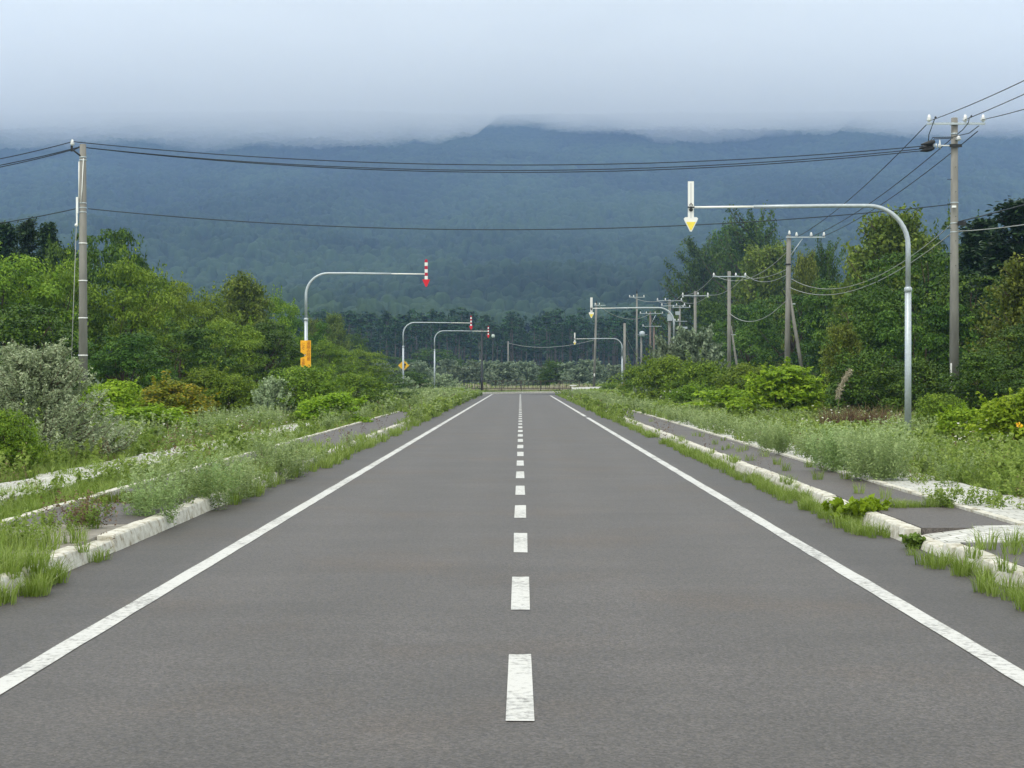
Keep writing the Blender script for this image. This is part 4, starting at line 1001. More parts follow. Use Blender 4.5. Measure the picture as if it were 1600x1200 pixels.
Q, t = clump(7, lambda: forb(r1, 12, 34, 0.62, 0.2, 0.04, 0.013, 0.4, 0.05), 0.30, r1)
single('mugwort_clump', Q, t * 0.8, L_MUG, 'darker mugwort clump spilling over the left kerb onto the asphalt', 'weed clump', (-3.95, 21.6, 0.05))
Q, t = clump(7, lambda: blades(r1, 90, 0.15, 0.008, 0.12, 0.3), 0.22, r1)
single('grass_tuft', Q * np.array([1.3, 0.8, 1]), np.clip(t * .5 - .05, 0, 1), L_GRASS, 'short dense dark green grass tuft alone on the left footpath', 'grass tuft', (-4.92, 20.6, 0.15))
Q, t = clump(9, lambda: forb(r1, 8, 16, 0.24, 0.2, 0.10, 0.075, 0.9, 0.07), 0.24, r1)
single('leafy_weed', Q, t * .5 + .1, L_BRIGHT, 'broad-leaved weed sprawling over the right kerb near its end', 'weed', (3.92, 19.5, 0.02))
Q, t = clump(4, lambda: forb(r1, 7, 12, 0.13, 0.1, 0.06, 0.045, 0.9, 0.04), 0.10, r1)
single('leafy_weed', Q, t * .4, L_WEED, 'small dark rosette weed in the dip of the right kerb', 'weed', (3.93, 16.6, 0.0))
Q, t = clump(7, lambda: forb(r1, 10, 16, 0.38, 0.2, 0.022, 0.02, 0.5, 0.05), 0.36, r1)
single('seedhead_weed', Q, t, L_BROWN, 'weed with dark brown seed heads behind the left kerb', 'weed', (-4.55, 17.2, 0.14))
Q, t = clump(6, lambda: forb(r1, 9, 12, 0.45, 0.2, 0.05, 0.02, 0.5, 0.05), 0.25, r1)
single('leafy_weed', Q, t, L_WEED, 'tall thin weed standing on the white pavers of the right strip', 'weed', (5.95, 17.6, 0.15))
# dry brown grass and one pale plume, right of the bright shrub
Q, t = clump(26, lambda: blades(r1, 34, 0.95, 0.022, 0.18, 0.9), 1.0, r1)
single('dry_grass', Q * np.array([1.0, .6, 1]), t, L_BROWN, 'brown dry grass leaning over in front of the dark shrubs on the right', 'grass clump', (9.0, 44, 0.1))
mbp = MB()
mbp.tube([(0, 0, 0), (-.05, 0, .9), (.1, 0, 1.45)], [.012, .01, .006], 5)
plr = empty('pampas_plume', (8.35, 43.5, 0.1))
tt_ = r1.random(240); cpl = np.stack([-.05 + .35 * tt_ ** 2 + .0 * tt_, r1.normal(size=240) * .02, 1.05 + .75 * tt_], 1) + r1.normal(size=(240, 3)) * np.array([.035, .03, .02])
obj('plume', quad_mesh('plume', leaf_quads(r1, cpl, rdir(r1, 240), .16, .02, -1.0), r1.random(240), L_PLUME), plr); mbp.build('stalk', M_TWIG, plr)
tag(plr, 'pale feathery grass plume rising above the brown dry grass', 'grass plume')
# orange flowers in the shrub at the right edge
for (x_, y_, z_, lb) in ((9.75, 33.1, Z(663, 33), 'orange flower on the bright shrub at the right photo edge'), (7.75, 26.6, Z(735, 26.6), 'small yellow-orange flower low in the weeds on the right')):
    Qf = leaf_quads(r1, r1.normal(size=(14, 3)) * 0.03, unit(r1.normal(size=(14, 3)) * .4 + np.array([0, -1, .4])), 0.05, 0.04)
    single('flower', Qf, r1.random(14), L_FLOWY, lb, 'flower', (x_, y_ - 0.6, z_))

# ------------------------------------------------------------------ snow arrow posts
def arrow_post(px, Y, arrow_px, arm_py, top_py, tip_py, red, label, flip=1, group='overhanging arrow posts for snow ploughs', name='snow_arrow_post'):
    x = X(px, Y); g = float(gz(x, Y)) - 0.05; za = Z(arm_py, Y); ax = X(arrow_px, Y) - x; s = 1 if ax > 0 else -1
    o = empty(name, (x, Y, g)); H = za - g; r = 0.9; L = abs(ax)
    hj = H - 1.9                                           # joint height
    MB().tube([(0, 0, 0), (0, 0, hj)], [0.075, 0.070], 16).build('lower_pole', M_STEEL, o)
    MB().lathe([(0.070, -.04), (0.088, -.03), (0.088, .05), (0.058, .08)], (0, 0, hj), n=16).build('collar', M_STEEL, o)
    path = [(0, 0, hj + .05), (0, 0, H - r)] + [(s * (r - r * math.cos(a)), 0, H - r + r * math.sin(a)) for a in [math.pi / 2 * k / 10 for k in range(1, 11)]]
    xe = L * 0.71
    path += [(s * (r + (xe - r) * k / 3), 0, H + .01 - 0.03 * k / 3) for k in range(1, 4)]
    n = len(path); MB().tube(path, list(np.linspace(0.058, 0.040, n)), 14).build('curved_arm', M_STEEL, o)
    MB().tube([(s * (xe - .02), 0, H - .02), (s * (L - .05), -0.03, H - 0.035)], [0.027, 0.024], 10).build('arm_rod', M_WHITE, o)
    fl = MB(); fl.lathe([(.075, 0), (.17, .0), (.17, .02), (.08, .03)], (0, 0, .05), n=14); [fl.lathe([(.018, 0), (.018, .05)], (.13 * math.cos(q), .13 * math.sin(q), .06), n=6) for q in (.8, 2.36, 3.93, 5.5)]; fl.build('base_flange', M_STEEL, o)
    zt = Z(top_py, Y) - g; zb = Z(tip_py, Y) - g; Hh = zt - zb
    w = 0.066 if not red else 0.062; hw = 0.16; head = 0.30 * (Hh / 1.13)
    y0 = -0.05; th = 0.035
    def panel(nm, pts_, m, yy=0.0, tk=th):
        k = len(pts_); vs = [(s * L * 0 + ax + p[0], y0 + yy, p[1]) for p in pts_] + [(ax + p[0], y0 + yy + tk, p[1]) for p in pts_]
        fs = [tuple(range(k))[::-1], tuple(range(k, 2 * k))] + [(i, (i + 1) % k, k + (i + 1) % k, k + i) for i in range(k)]
        return MB().add(vs, fs).build(nm, m, o)
    zh = zb + head
    if red:
        nb = 6; hb = (zt - zh) / nb
        for i in range(nb):
            zz0 = zh + i * hb; m = M_WHITE if i % 2 == 0 else M_RED
            if i == nb - 1:
                pts_ = [(-w, zz0)] + [(w * math.cos(math.pi - k * math.pi / 8), zz0 + hb * 0.45 + hb * 0.55 * math.sin(k * math.pi / 8)) for k in range(9)] + [(w, zz0)]
            else: pts_ = [(-w, zz0), (-w, zz0 + hb), (w, zz0 + hb), (w, zz0)]
            panel('white_band' if i % 2 == 0 else 'red_band', pts_, m)
        panel('arrowhead', [(-hw * .95, zh), (hw * .95, zh), (hw * .95 - .01, zh - .04), (0.03, zb), (-0.03, zb), (-hw * .95 + .01, zh - .04)][::-1], M_RED2, -0.004, th + .008)
    else:
        panel('arrow_shaft', [(-w, zh - 0.02), (-w, zt), (w, zt), (w, zh - 0.02)], M_WHITE)
        panel('arrowhead', [(-hw + .03, zh + .02), (hw - .03, zh + .02), (hw, zh - .01), (hw - .015, zh - .05), (0.02, zb), (-0.02, zb), (-hw + .015, zh - .05), (-hw, zh - .01)][::-1], M_WHITE, 0.002, th + .006)
        panel('yellow_tip', [(-hw * .68, zh - .085), (hw * .68, zh - .085), (0.015, zb + .03), (-0.015, zb + .03)][::-1], M_YEL, -0.004, .008)
        panel('frame_rib', [(-.008, zh), (-.008, zt - .04), (.008, zt - .04), (.008, zh)], plain('rib_grey', (.5, .5, .52)), -0.006, .008)
        cb = MB(); cb.lathe([(0.03, 0), (0.045, .01), (0.045, .03), (0.02, .04)], (ax, y0 - .035, H - .09), (0, 1, 0), 10)
        cb.box((ax, y0 - .012, H - .035), (0.15, 0.03, 0.03)); cb.tube([(ax - .04, y0 - .02, H + .0), (ax, y0 - .02, H + .06), (ax + .04, y0 - .02, H + .0)], .008, 6)
        cb.build('clamp', M_DARKMET, o)
    tag(o, label, 'arrow post', group)
    return o, g
arrow_post(1418, 37.5, 1079, 322, 284, 362, False, 'near snow arrow post with a white and yellow arrow over the right lane edge')
arrow_post(1053, 98, 924, 481, 465, 497, False, 'middle snow arrow post with a white and yellow arrow on the right side')
arrow_post(972, 168, 898, 529, 520, 539, False, 'farthest and smallest snow arrow post with a white arrow on the right side')
postL, gL = arrow_post(478, 68, 666, 427, 405, 448, True, 'nearest snow arrow post with a red and white arrow, carrying an orange board')
postD, gD = arrow_post(630, 130, 736, 504, 493, 515, True, 'snow arrow post with a red and white arrow and a yellow diamond sign')
arrow_post(679, 165, 763, 517, 509, 528, True, 'farthest snow arrow post with a red and white arrow on the left')

# orange notice board with two columns of writing (a piece is broken out of it)
bz0, bz1 = Z(574, 68) - gL, Z(532, 68) - gL; bh = bz1 - bz0; bw = 0.42
def bp_(pts_, y=-.11, th=.015):
    k = len(pts_); vs = [(p[0], y, p[1]) for p in pts_] + [(p[0], y + th, p[1]) for p in pts_]
    return vs, [tuple(range(k))[::-1], tuple(range(k, 2 * k))] + [(i, (i + 1) % k, k + (i + 1) % k, k + i) for i in range(k)]
h2 = bw / 2
board = [(-h2, bz0), (-h2, bz0 + bh * .36), (-.10, bz0 + bh * .38), (-.01, bz0 + bh * .44), (.02, bz0 + bh * .50), (-.05, bz0 + bh * .47), (-.14, bz0 + bh * .53), (-h2, bz0 + bh * .56), (-h2, bz1), (h2, bz1), (h2, bz0)]
bo = MB().add(*bp_(board)).build('notice_board', M_ORANGE, postL)
bo['label'] = 'orange board with two columns of dark writing and a broken left edge'
def write(txt, size, x, z, y, mat, parent, name='lettering'):
    c = bpy.data.curves.new('txt', 'FONT'); c.body = txt; c.size = size; c.align_x = 'CENTER'; c.align_y = 'CENTER'; c.space_line = 0.98
    to = bpy.data.objects.new('txt', c); COL.objects.link(to); dg = bpy.context.evaluated_depsgraph_get(); dg.update()
    me = bpy.data.meshes.new_from_object(to.evaluated_get(dg)); bpy.data.objects.remove(to)
    me.materials.clear(); me.materials.append(mat); me.transform(Matrix.Rotation(R(90), 4, 'X'))
    return obj(name, me, parent, (x, y, z))
col = list('道路の凍結路')
write('\n'.join('道路の段差 '.strip()), 0.165, 0.115, bz0 + bh * .60, -.116, M_INK, bo)
write('\n'.join('にそ'), 0.16, -0.10, bz0 + bh * .78, -.116, M_INK, bo)
write('\n'.join('注意'), 0.15, -0.10, bz0 + bh * .19, -.116, M_INK, bo)
# yellow diamond sign
dzc = Z(571, 130) - gD; dr = 0.43
dia = MB().add(*bp_([(0.03, dzc - dr), (0.03 - dr, dzc), (0.03, dzc + dr), (0.03 + dr, dzc)], .085, .012)).build('diamond_sign', plain('sign_yellow', (.80, .47, .03), .45, 0, .08, 6), postD)
dk = MB(); dk.lathe([(.09, 0), (.09, .006)], (0.12, .083, dzc + .07), (0, -1, 0), 10); dk.box((0.12, .081, dzc - .08), (.05, .004, .22)); dk.build('symbol', M_BLACK, dia)

# ------------------------------------------------------------------ power poles
INS = [(0.012, 0), (0.03, 0.0), (0.032, .02), (0.05, .03), (0.075, .045), (0.04, .065), (0.068, .085), (0.035, .105), (0.058, .125), (0.03, .145), (0.036, .17), (0.02, .19)]
INS_ME = MB().lathe(INS, n=12).mesh('insulator', M_PORC)
GP = 'power poles beside the road'
def pole(px, Y, top_py, label, arms=(), ins=(), r0=0.165, r1=0.105, mat=None, lean=(0, 0), strut=None, extra=None, g=None, arm_th=0.07, name='power_pole'):
    """arms: (dx0, dx1, z offset from top); ins: (dx, z offset) - metres"""
    x = X(px, Y); g = float(gz(x, Y)) - 0.05; zt = Z(top_py, Y); H = zt - g; o = empty(name, (x, Y, g))
    mat = mat or M_CONC
    MB().tube([(0, 0, 0), (lean[0] * .5, lean[1] * .5, H * .5), (lean[0], lean[1], H)], [r0, (r0 + r1) / 2, r1], 16).build('pole', mat, o)
    bd = MB()
    for (a0, a1, dz) in arms:
        MB().box(((a0 + a1) / 2 + lean[0], -r1 - arm_th / 2, H + dz), (a1 - a0, arm_th, arm_th)).build('crossarm', M_STEEL, o)
        bd.lathe([(r1 + .004, -.035), (r1 + .02, -.03), (r1 + .02, .03), (r1 + .004, .035)], (lean[0], lean[1], H + dz), n=16)
    if arms: bd.build('band', M_STEEL, o)
    for (dx, dz) in ins:
        i = obj('insulator', INS_ME, o, (dx + lean[0], -r1 - arm_th / 2, H + dz)); i.scale = (1.35, 1.35, 1.3)
    if strut:
        dx, top, r = strut
        MB().tube([(dx, 0.1, 0), (0.13, 0.02, top)], [r, r * .7], 12).build('strut', mat, o)
        MB().box((0.25, 0.0, top - .7), (0.5, .08, .07)).build('strut_tie', M_STEEL, o)
    if extra: extra(o, H, g)
    return tag(o, label, 'power pole', GP)

def near_left(o, H, g):
    # bracket to the left with one insulator on its end
    b = MB(); b.tube([(-.05, -.08, H - .42), (-.33, -.08, H - .20)], .03, 6); b.tube([(-.33, -.08, H - .22), (-.10, -.08, H - .12)], .018, 6); b.box((-.36, -.08, H - .16), (.07, .06, .20))
    b.build('bracket', M_DARKMET, o)
    i = obj('insulator', INS_ME, o, (-.34, -.08, H - .06)); i.scale = (1.2, 1.2, 1.1)
    b = MB(); 
    for dz in (-.45, -.55, -2.02, -2.18, -2.33): b.lathe([(.118, -.02), (.130, -.015), (.130, .015), (.118, .02)], (0, 0, H + dz), n=16)
    b.build('band', M_STEEL, o)
    b = MB(); b.box((-.17, -.10, H - 2.1), (.07, .07, .55)); b.box((-.18, -.10, H - 2.5), (.05, .05, .5)); b.build('cable_guard', M_PORC, o)
    b = MB(); b.lathe([(.0, -.06), (.05, -.04), (.06, 0), (.05, .04), (.0, .06)], (-.20, -.10, H - 2.78), n=10); b.build('guy_ball', M_PORC, o)
    MB().tube([(-.2, -.1, H - 2.8), (-.42, -.2, 0.1)], .012, 5).build('guy_wire', M_WIREL, o)
    b = MB(); b.tube([(-.125, -.03, H - .6), (-.135, -.03, H - 2.0)], .022, 6); b.tube([(.05, -.125, H - .5), (.0, -.13, H - 1.6), (-.03, -.14, H - 2)], .014, 6); b.build('riser_pipe', M_PORC, o)
    b = MB()
    for k in range(4): b.lathe([(.135 + .006 * k, -.02), (.146 + .006 * k, -.015), (.146 + .006 * k, .015), (.135 + .006 * k, .02)], (0, 0, H - 3.4 - 1.28 * k), n=16)
    b.build('tape_ring', M_PORC, o)
pole(129, 57, 225, 'concrete pole left of the road with wires crossing over to the other side', extra=near_left, r0=.165, r1=.11)

def near_right(o, H, g):
    b = MB(); b.lathe([(.12, -.05), (.17, -.04), (.17, .04), (.12, .05)], (0, 0, H - .95), n=14); b.box((0, -.16, H - .97), (.42, .06, .10)); b.build('band', M_DARKMET, o)
    b = MB(); b.lathe([(.115, -.03), (.13, -.02), (.13, .02), (.115, .03)], (0, 0, H - .55), n=14)
    b.build('small_band', M_STEEL, o)
    for dz in (-2.9, -3.6, -3.9): MB().lathe([(.125, -.02), (.14, -.015), (.14, .015), (.125, .02)], (0, 0, H + dz), n=14).build('small_band', M_STEEL, o)
    i = obj('insulator', INS_ME, o, (.09, -.17, H - .80)); i.scale = (1.5, 1.5, .9)
    # strain insulator string towards the left with black boots
    s = empty  # noqa
    b = MB()
    for k in range(3): b.lathe([(.02, 0), (.075, .015), (.08, .03), (.03, .05)], (-.55 - .09 * k, -.18, H - .98 + .01 * k), (-1, 0, -.12), 12)
    b.lathe([(.02, 0), (.16, .01), (.165, .025), (.05, .05)], (-.52, -.2, H - .93), (-1, .2, -.1), 14)
    b.tube([(-.2, -.16, H - .97), (-.55, -.18, H - .97)], .022, 6)
    b.build('strain_insulator', M_PORC, o)
    b = MB()
    for (dy, dz) in ((-.30, -.93), (-.08, -1.02), (-.2, -1.13)):
        b.tube([(-.74, dy, H + dz + .08), (-.86, dy, H + dz + .05), (-1.0, dy, H + dz + .01), (-1.22, dy, H + dz - .03)], [.05, .088, .075, .022], 10)
    b.build('cable_boot', M_BLACK, o)
    b = MB()
    b.tube([(-.95, -.2, H - .95), (-.92, -.2, H - .6), (-.72, -.2, H - .05)], .016, 6)
    b.tube([(-.88, -.2, H - .95), (-.80, -.2, H - .70), (-.1, -.2, H - .68), (.45, -.2, H - .55), (.78, -.2, H - .30)], .016, 6)
    b.tube([(-.85, -.22, H - .95), (-.75, -.22, H - .75), (-.1, -.22, H - .72)], .016, 6)
    b.tube([(.05, -.2, H - .58), (.22, -.2, H - .45), (.42, -.2, H - .2), (.46, -.2, H + .0)], .016, 6)
    b.build('jumper_cable', M_WIRE, o)
    b = MB(); b.lathe([(0, -.05), (.05, 0), (0, .05)], (-.70, -.22, H - .02), n=8); b.lathe([(0, -.05), (.05, 0), (0, .05)], (.52, -.22, H + .02), n=8); b.build('connector', M_BLACK, o)
    b = MB(); b.box((.22, -.15, H - 3.62), (.26, .14, .14)); b.build('cable_closure', M_BLACK, o)
    b = MB(); b.box((-.06, -.18, H - 3.05), (.14, .06, .07)); b.build('wire_clamp', M_PORC, o)
    b = MB()
    for k in range(9): b.tube([(-.13 if k % 2 else 0, -.12, H - 1.7 - .42 * k), (-.30 if k % 2 else 0, -.22, H - 1.7 - .42 * k)], .011, 5)
    b.build('climbing_pegs', M_DARKMET, o)
    MB().box((-.13, -.10, 1.6), (.05, .04, .9)).build('cable_cover', M_PORC, o)
pole(1490, 57, 185, 'tall concrete pole near the right photo edge with a crossarm and black cable boots', arms=((-.98, 1.0, -.22),), ins=((-.90, -.16), (.33, -.16), (.94, -.16)), extra=near_right, r0=.175, r1=.11)
pole(1229, 98, 368, 'concrete pole with four white insulators and a leaning strut, first of the right row', arms=((-.2, 2.1, -.12),), ins=((-.0, .02), (.42, -.08), (1.28, -.08), (2.03, -.08)), strut=(1.25, 6.6, .13), r0=.19, r1=.13, lean=(.12, 0),
     extra=lambda o, H, g: (MB().tube([(.12, -.1, H - 1.3), (.9, -.1, H - .2)], .025, 6).build('brace', M_STEEL, o), MB().lathe([(.16, -.04), (.18, -.03), (.18, .03), (.16, .04)], (.07, 0, H - 1.7), n=12).build('clamp_band', M_DARKMET, o), MB().tube([(-.1, -.12, H - 3.0), (-.3, -.2, H - 3.3), (-.1, -.15, H - 3.6)], .03, 6).build('cable_loop', M_WIRE, o)))
pole(1139, 130, 424, 'concrete pole with three insulators and a strut, second of the right row', arms=((-1.3, 1.3, -.42),), ins=((-1.22, -.38), (.5, -.38), (1.24, -.38)), strut=(1.0, 5.6, .11), r0=.17, r1=.13)
pole(1086, 160, 455, 'pole with a big insulator at each crossarm end, third of the right row', arms=((-1.25, 1.25, -.45),), ins=((-1.2, -.40), (-1.2, -.62), (.25, -.35), (1.2, -.40), (1.2, -.62)), strut=(.75, 4.9, .10), r0=.17, r1=.13)
pole(1046, 192, 468, 'double-armed pole carrying a small box in the distant cluster of poles', arms=((-1.5, 1.5, -.15), (-1.0, 1.9, -.75)), ins=((-1.4, -.1), (-.5, -.1), (1.35, -.1), (-.9, -.7), (.8, -.7), (1.7, -.7)), r0=.18, r1=.15,
     extra=lambda o, H, g: (MB().box((0, -.3, H - 2.1), (.55, .35, .75)).build('switch_box', M_STEEL, o), MB().box((.9, -.3, H - 1.6), (.5, .3, .4)).build('transformer', M_STEEL, o)))
pole(1062, 205, 478, 'pole with small signal boxes right of the double-armed pole', arms=((-1.0, 1.3, -.2), (-.9, .9, -1.9)), ins=((-.8, -.15), (.4, -.15), (1.2, -.15), (-.6, -1.85), (-.2, -1.85)), r0=.14, r1=.11, mat=M_CONC,
     extra=lambda o, H, g: MB().box((.5, -.2, H - 2.7), (.8, .3, .25)).build('junction_box', M_STEEL, o))
pole(1016, 250, 487, 'brown wooden twin pole with two crossarms in the distant cluster', arms=((-1.6, 1.9, -.3), (-1.2, 1.7, -2.2)), ins=((-1.5, -.25), (-.6, -.25), (.7, -.25), (1.8, -.25), (-1.1, -2.15)), r0=.17, r1=.14, mat=M_CONC2,
     extra=lambda o, H, g: (MB().tube([(.55, 0, 0), (.55, 0, H - 2.3)], .13, 8).build('second_pole', M_CONC2, o), MB().tube([(0.1, -.1, H - 1.9), (.8, -.1, H - .5)], .04, 6).build('brace', M_STEEL, o)))
pole(1002, 258, 518, 'short pole topped by a round transformer left of the brown twin pole', arms=((-.9, .9, -.5),), ins=((-.8, -.4),), r0=.17, r1=.14,
     extra=lambda o, H, g: MB().lathe([(.2, -.5), (.42, -.45), (.45, .15), (.3, .3), (.1, .35)], (.1, -.45, H - .3), n=14).build('transformer', M_STEEL, o))
pole(995, 210, 459, 'slim tall pole with a narrow crossarm and a black spike on top', arms=((-.98, .98, -.45),), ins=((-.92, -.42), (-.42, -.42), (.88, -.42)), r0=.15, r1=.10,
     extra=lambda o, H, g: (MB().lathe([(.05, 0), (.11, .15), (.03, .45), (.01, .7)], (0, 0, H), n=8).build('spike', M_BLACK, o)))
pole(928, 203, 474, 'slim pole behind the middle white snow arrow, standing by the white barrier', arms=((-.3, 1.1, -.25),), ins=((-.15, -.2), (.35, -.2)), r0=.17, r1=.12, lean=(.30, 0),
     extra=lambda o, H, g: (MB().lathe([(.05, 0), (.09, .12), (.02, .35)], (.3, 0, H), n=8).build('spike', M_BLACK, o), MB().box((.04, -.17, 1.9), (.12, .05, .35)).build('plate', M_WHITE, o)))
pole(976, 172, 505, 'plain grey pole without crossarm beside the farthest right snow arrow', r0=.16, r1=.13)
pole(794, 262, 533, 'lone thin grey pole beyond the railing near the middle of the photo', r0=.14, r1=.10)

# lamp posts
o = empty('street_lamp', (X(753, 200), 200, 0.1)); H = Z(517, 200) - .1
MB().tube([(0, 0, 0), (0, 0, 1.6), (0, 0, 1.65), (0, 0, H)], [.17, .17, .13, .11], 10).build('post', M_DARKMET, o)
MB().lathe([(.06, 0), (.22, .05), (.24, .1), (.1, .22), (.02, .3)], (0, 0, H), n=12).build('lamp_cap', M_DARKMET, o)
tag(o, 'tall black lamp post in front of the railing, its top behind the far snow arrow', 'street lamp', 'black street lamps')
o = empty('street_lamp', (X(770.5, 255), 255, 0.4)); H = Z(528, 255) - .4
MB().tube([(0, 0, 0), (0, 0, H)], [.10, .06], 8).build('post', M_DARKMET, o)
MB().lathe([(.08, 0), (.24, .12), (.27, .35), (.2, .52), (.08, .58)], (0, 0, H), n=14).build('globe', M_CLEAR, o)
MB().lathe([(.22, 0), (.2, .08), (.04, .2)], (0, 0, H + .58), n=12).build('lamp_cap', M_DARKMET, o)
tag(o, 'black lamp post with a pale round lantern, beyond the railing', 'street lamp', 'black street lamps')

# railing at the end of the road
def railing(x0, x1, Y, step, h, label, mat, z=0.25):
    o = empty('railing', ((x0 + x1) / 2, Y, z)); hw = (x1 - x0) / 2
    for zz in (h - .05, .18): MB().box((0, 0, zz), (2 * hw, .06, .07)).build('rail', mat, o)
    n = int(2 * hw / 2.0)
    for i in range(n + 1): MB().box((-hw + 2 * hw * i / n, 0, h / 2 - .1), (.10, .10, h + .25)).build('post', mat, o)
    b = MB(); k = -hw
    while k < hw: b.tube([(k, 0.04, .1), (k, 0.04, h - .05)], .026, 4); k += step
    b.build('bars', mat, o)
    return tag(o, label, 'railing', 'iron railings at the road end')
railing(X(670, 196), X(752, 196), 196, .30, 1.15, 'dark iron railing left of the tall black lamp post', M_DARKMET)
railing(X(754, 198), X(905, 198), 198, .5, 1.1, 'rusty open railing right of the tall black lamp post', M_RUST)
# white barrier on the right of the road end
o = empty('white_barrier', (X(917, 188), 188, 0.1)); L = X(940, 188) - X(894, 188)
for i in range(5): MB().box((-L / 2 + L * i / 4, 0, .25), (.10, .10, .62)).build('post', M_WHITE, o)
MB().box((0, -.07, .42), (L, .05, .22), rot=Matrix.Rotation(-.03, 3, 'Y')).build('beam', M_WHITE, o)
MB().box((-L / 2 + .1, -.08, .72), (.75, .05, .10)).build('end_rail', M_WHITE, o)
tag(o, 'low white barrier at the right end of the road by the slim pole', 'barrier')

# ------------------------------------------------------------------ overhead wires
def wire(a, b, sag, label, group, r=0.017, mat=None, n=28):
    a, b = Vector(a), Vector(b); ps = []
    for i in range(n + 1):
        t = i / n; p = a.lerp(b, t); p.z -= 4 * sag * t * (1 - t); ps.append(p)
    m = (a + b) / 2
    o = obj('overhead_wire', MB().tube([p - a for p in ps], r, 5, cap=False).mesh('overhead_wire', mat or M_WIRE), None, a)
    return tag(o, label, 'overhead wire', group)
G = 'wires crossing high above the road'
wire(P(113, 221, 56.9), P(1441, 229, 56.8), .72, 'highest wire of the bundle crossing the road between the two near pole tops', G)
wire(P(122, 229, 57.1), P(1441, 233, 57.0), .78, 'middle wire of the bundle crossing the road between the two near pole tops', G)
wire(P(138, 231, 57.2), P(1441, 236, 56.9), .79, 'lowest wire of the bundle crossing the road between the two near pole tops', G)
wire(P(137, 326, 57), P(1484, 320, 57), .79, 'single lower cable crossing the road below the bundle', G)
G = 'wires leaving the photo on the left'
wire(P(113, 221, 57), P(-700, 232, 57), 1.15, 'highest wire running from the left pole to the left photo edge', G)
wire(P(125, 229, 57.1), P(-700, 240, 57), 1.15, 'middle wire running from the left pole to the left photo edge', G)
wire(P(112, 234, 57.2), P(-700, 246, 57), 1.15, 'third wire from the left pole to the left photo edge, just below the other two', G)
wire(P(122, 325, 57), P(-700, 335, 57), .95, 'low cable from the left pole down behind the conifers at the photo edge', G)
G = 'wires leaving the photo top right'
for px_, lab in ((1456, 'wire from the left insulator of the near right pole up to the right photo edge'), (1506, 'wire from the middle insulator of the near right pole to the right photo edge'), (1533, 'wire from the right insulator of the near right pole to the right photo edge')):
    a = P(px_, 188, 56.8); wire(a, (a.x + .2, 17, a.z), {1456: .62, 1506: .45, 1533: .95}[px_], lab, G, .014)
a = P(1500, 346, 56.8); wire(a, (a.x + .2, 17, a.z), .30, 'thick dark cable from the near right pole towards the right photo edge', G, .022)
a = P(1494, 362, 56.8); wire(a, (a.x + .2, 17, a.z), .75, 'sagging pale cable from the near right pole towards the right photo edge', G, .016, M_WIREL)
G = 'wires between the near right pole and the first pole of the right row'
wire(P(1446, 196, 57), P(1246, 370, 98), .35, 'left wire of the three descending from the near right pole', G)
wire(P(1486, 217, 57), P(1267, 370, 98), .35, 'middle wire of the three descending from the near right pole', G)
wire(P(1526, 206, 57), P(1285, 370, 98), .35, 'right wire of the three descending from the near right pole', G)
wire(P(1489, 348, 57), P(1236, 436, 98), 1.3, 'upper pale cable sagging in front of the right trees', G, .016, M_WIREL)
wire(P(1489, 362, 57), P(1233, 449, 98), 1.15, 'lower pale cable sagging in front of the right trees', G, .018, M_WIREL)
G = 'wires between the poles of the right row'
wire(P(1231, 392, 98), P(1116, 430, 130), 1.0, 'left wire between the first and second pole of the right row', G, .02, M_WIREL)
wire(P(1231, 420, 98), P(1150, 430, 130), .4, 'middle wire between the first and second pole of the right row', G, .02, M_WIREL)
wire(P(1231, 428, 98), P(1165, 430, 130), .5, 'right wire between the first and second pole of the right row', G, .02, M_WIREL)
wire(P(1228, 470, 98), P(1140, 490, 130), .9, 'low cable between the first and second pole of the right row', G, .025, M_WIREL)
wire(P(1116, 430, 130), P(1064, 461, 160), .5, 'left wire between the second and third pole of the right row', G, .022, M_WIREL)
wire(P(1165, 430, 130), P(1107, 461, 160), .5, 'right wire between the second and third pole of the right row', G, .022, M_WIREL)
wire(P(1064, 462, 160), P(1027, 470, 192), .5, 'left wire from the third pole to the double-armed pole', G, .022, M_WIREL)
wire(P(1107, 462, 160), P(1063, 470, 192), .5, 'right wire from the third pole to the double-armed pole', G, .022, M_WIREL)
G = 'wires among the far poles'
wire(P(794, 536, 262), P(929, 531, 203), .8, 'grey wire from the lone thin pole to the slim pole by the white barrier', G, .03, M_WIREL)
wire(P(936, 478, 203), P(1016, 490, 250), 1.2, 'grey wire from the slim pole by the barrier to the brown twin pole', G, .03, M_WIREL)
wire(P(984, 462, 210), P(1028, 471, 192), .3, 'grey wire between the spike-topped pole and the double-armed pole', G, .025, M_WIREL)
wire(P(977, 520, 172), P(1001, 560, 258), .6, 'grey cable drooping right from the plain grey pole', G, .03, M_WIREL)

# ------------------------------------------------------------------ low cloud bank on the ridge and haze over the land
def volume_mat(name, c, density, aniso=0.0):
    m = bpy.data.materials.new(name); m.use_nodes = True; n, l = m.node_tree.nodes, m.node_tree.links; n.clear()
    out = n.new('ShaderNodeOutputMaterial'); v = n.new('ShaderNodeVolumePrincipled')
    v.inputs['Color'].default_value = (*c, 1); v.inputs['Density'].default_value = density; v.inputs['Anisotropy'].default_value = aniso
    l.new(v.outputs[0], out.inputs['Volume']); return m

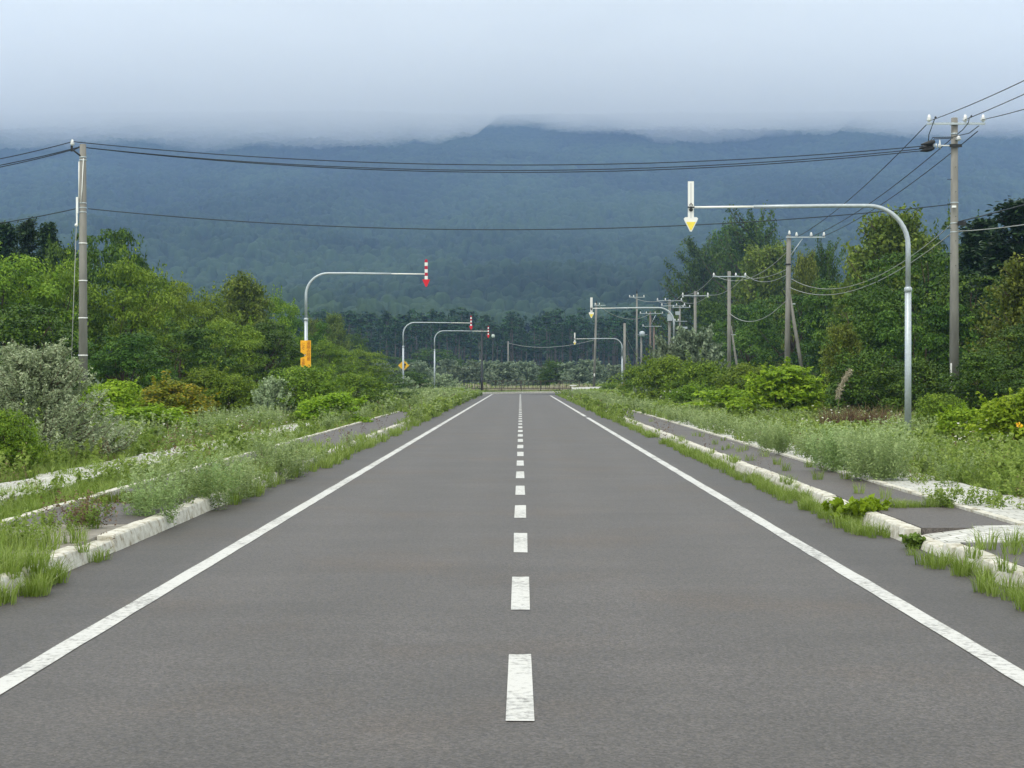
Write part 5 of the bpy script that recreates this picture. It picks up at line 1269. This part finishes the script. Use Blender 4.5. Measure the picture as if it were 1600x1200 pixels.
def mist():  # low cloud capping the ridge, an even-density volume with a bumpy underside
    ny, nx = 90, 200
    yy = np.linspace(2250, 4680, ny); xx = np.linspace(-2000, 2000, nx); gx, gy = np.meshgrid(xx, yy)
    edge = np.minimum(np.minimum((gy - 2250) / 380, (4680 - gy) / 100), np.minimum((gx + 2000) / 300, (2000 - gx) / 300)); edge = np.clip(edge, 0, 1); edge = edge * edge * (3 - 2 * edge)
    base = 376 + 225 * (fbm(gx / 260, gy / 1500, 4, 31) - 0.5) + 120 * (fbm(gx / 120, gy / 900, 4, 37) - 0.5)
    base = base - 40 * smooth(-230, -560, gx) - 38 * np.exp(-((gx + 470) / 75) ** 2) - 100 * smooth(-700, -1030, gx)
    lo = base; hi = base * 0 + 672 + 50 * (fbm(gx / 260, gy / 300, 3, 61) - 0.5)
    mid = 540.0
    zl = mid + (lo - mid) * edge; zh = mid + (hi - mid) * edge
    V = np.concatenate([np.stack([gx, gy, zl], -1).reshape(-1, 3), np.stack([gx, gy, zh + 0.01], -1).reshape(-1, 3)])
    i = np.arange(ny - 1)[:, None] * nx + np.arange(nx - 1)[None, :]
    lo_f = np.stack([i, i + nx, i + nx + 1, i + 1], -1).reshape(-1, 4); hi_f = np.stack([i, i + 1, i + nx + 1, i + nx], -1).reshape(-1, 4) + ny * nx
    ring = [j for j in range(nx)] + [r * nx + nx - 1 for r in range(1, ny)] + [(ny - 1) * nx + j for j in range(nx - 2, -1, -1)] + [r * nx for r in range(ny - 2, 0, -1)]
    rf = [(ring[k], ring[(k + 1) % len(ring)], ring[(k + 1) % len(ring)] + ny * nx, ring[k] + ny * nx) for k in range(len(ring))]
    me = bpy.data.meshes.new('mist'); me.from_pydata(V.tolist(), [], lo_f.tolist() + hi_f.tolist() + rf)
    me.materials.append(volume_mat('mist', (1.0, 1.0, 1.0), 0.0029)); me.update()
    for p in me.polygons: p.use_smooth = True
    return me
tag(obj('mist', mist()), 'low grey cloud bank hanging on the mountain and hiding its ridge', 'mist', kind='stuff')
MB().box((0, 2320, 392), (4600, 4760, 798)).build('haze', volume_mat('haze', (0.335, 0.515, 0.90), 0.00022))
tag(bpy.data.objects['haze'], 'thin blue haze in the air between the road and the mountain', 'haze', kind='stuff')
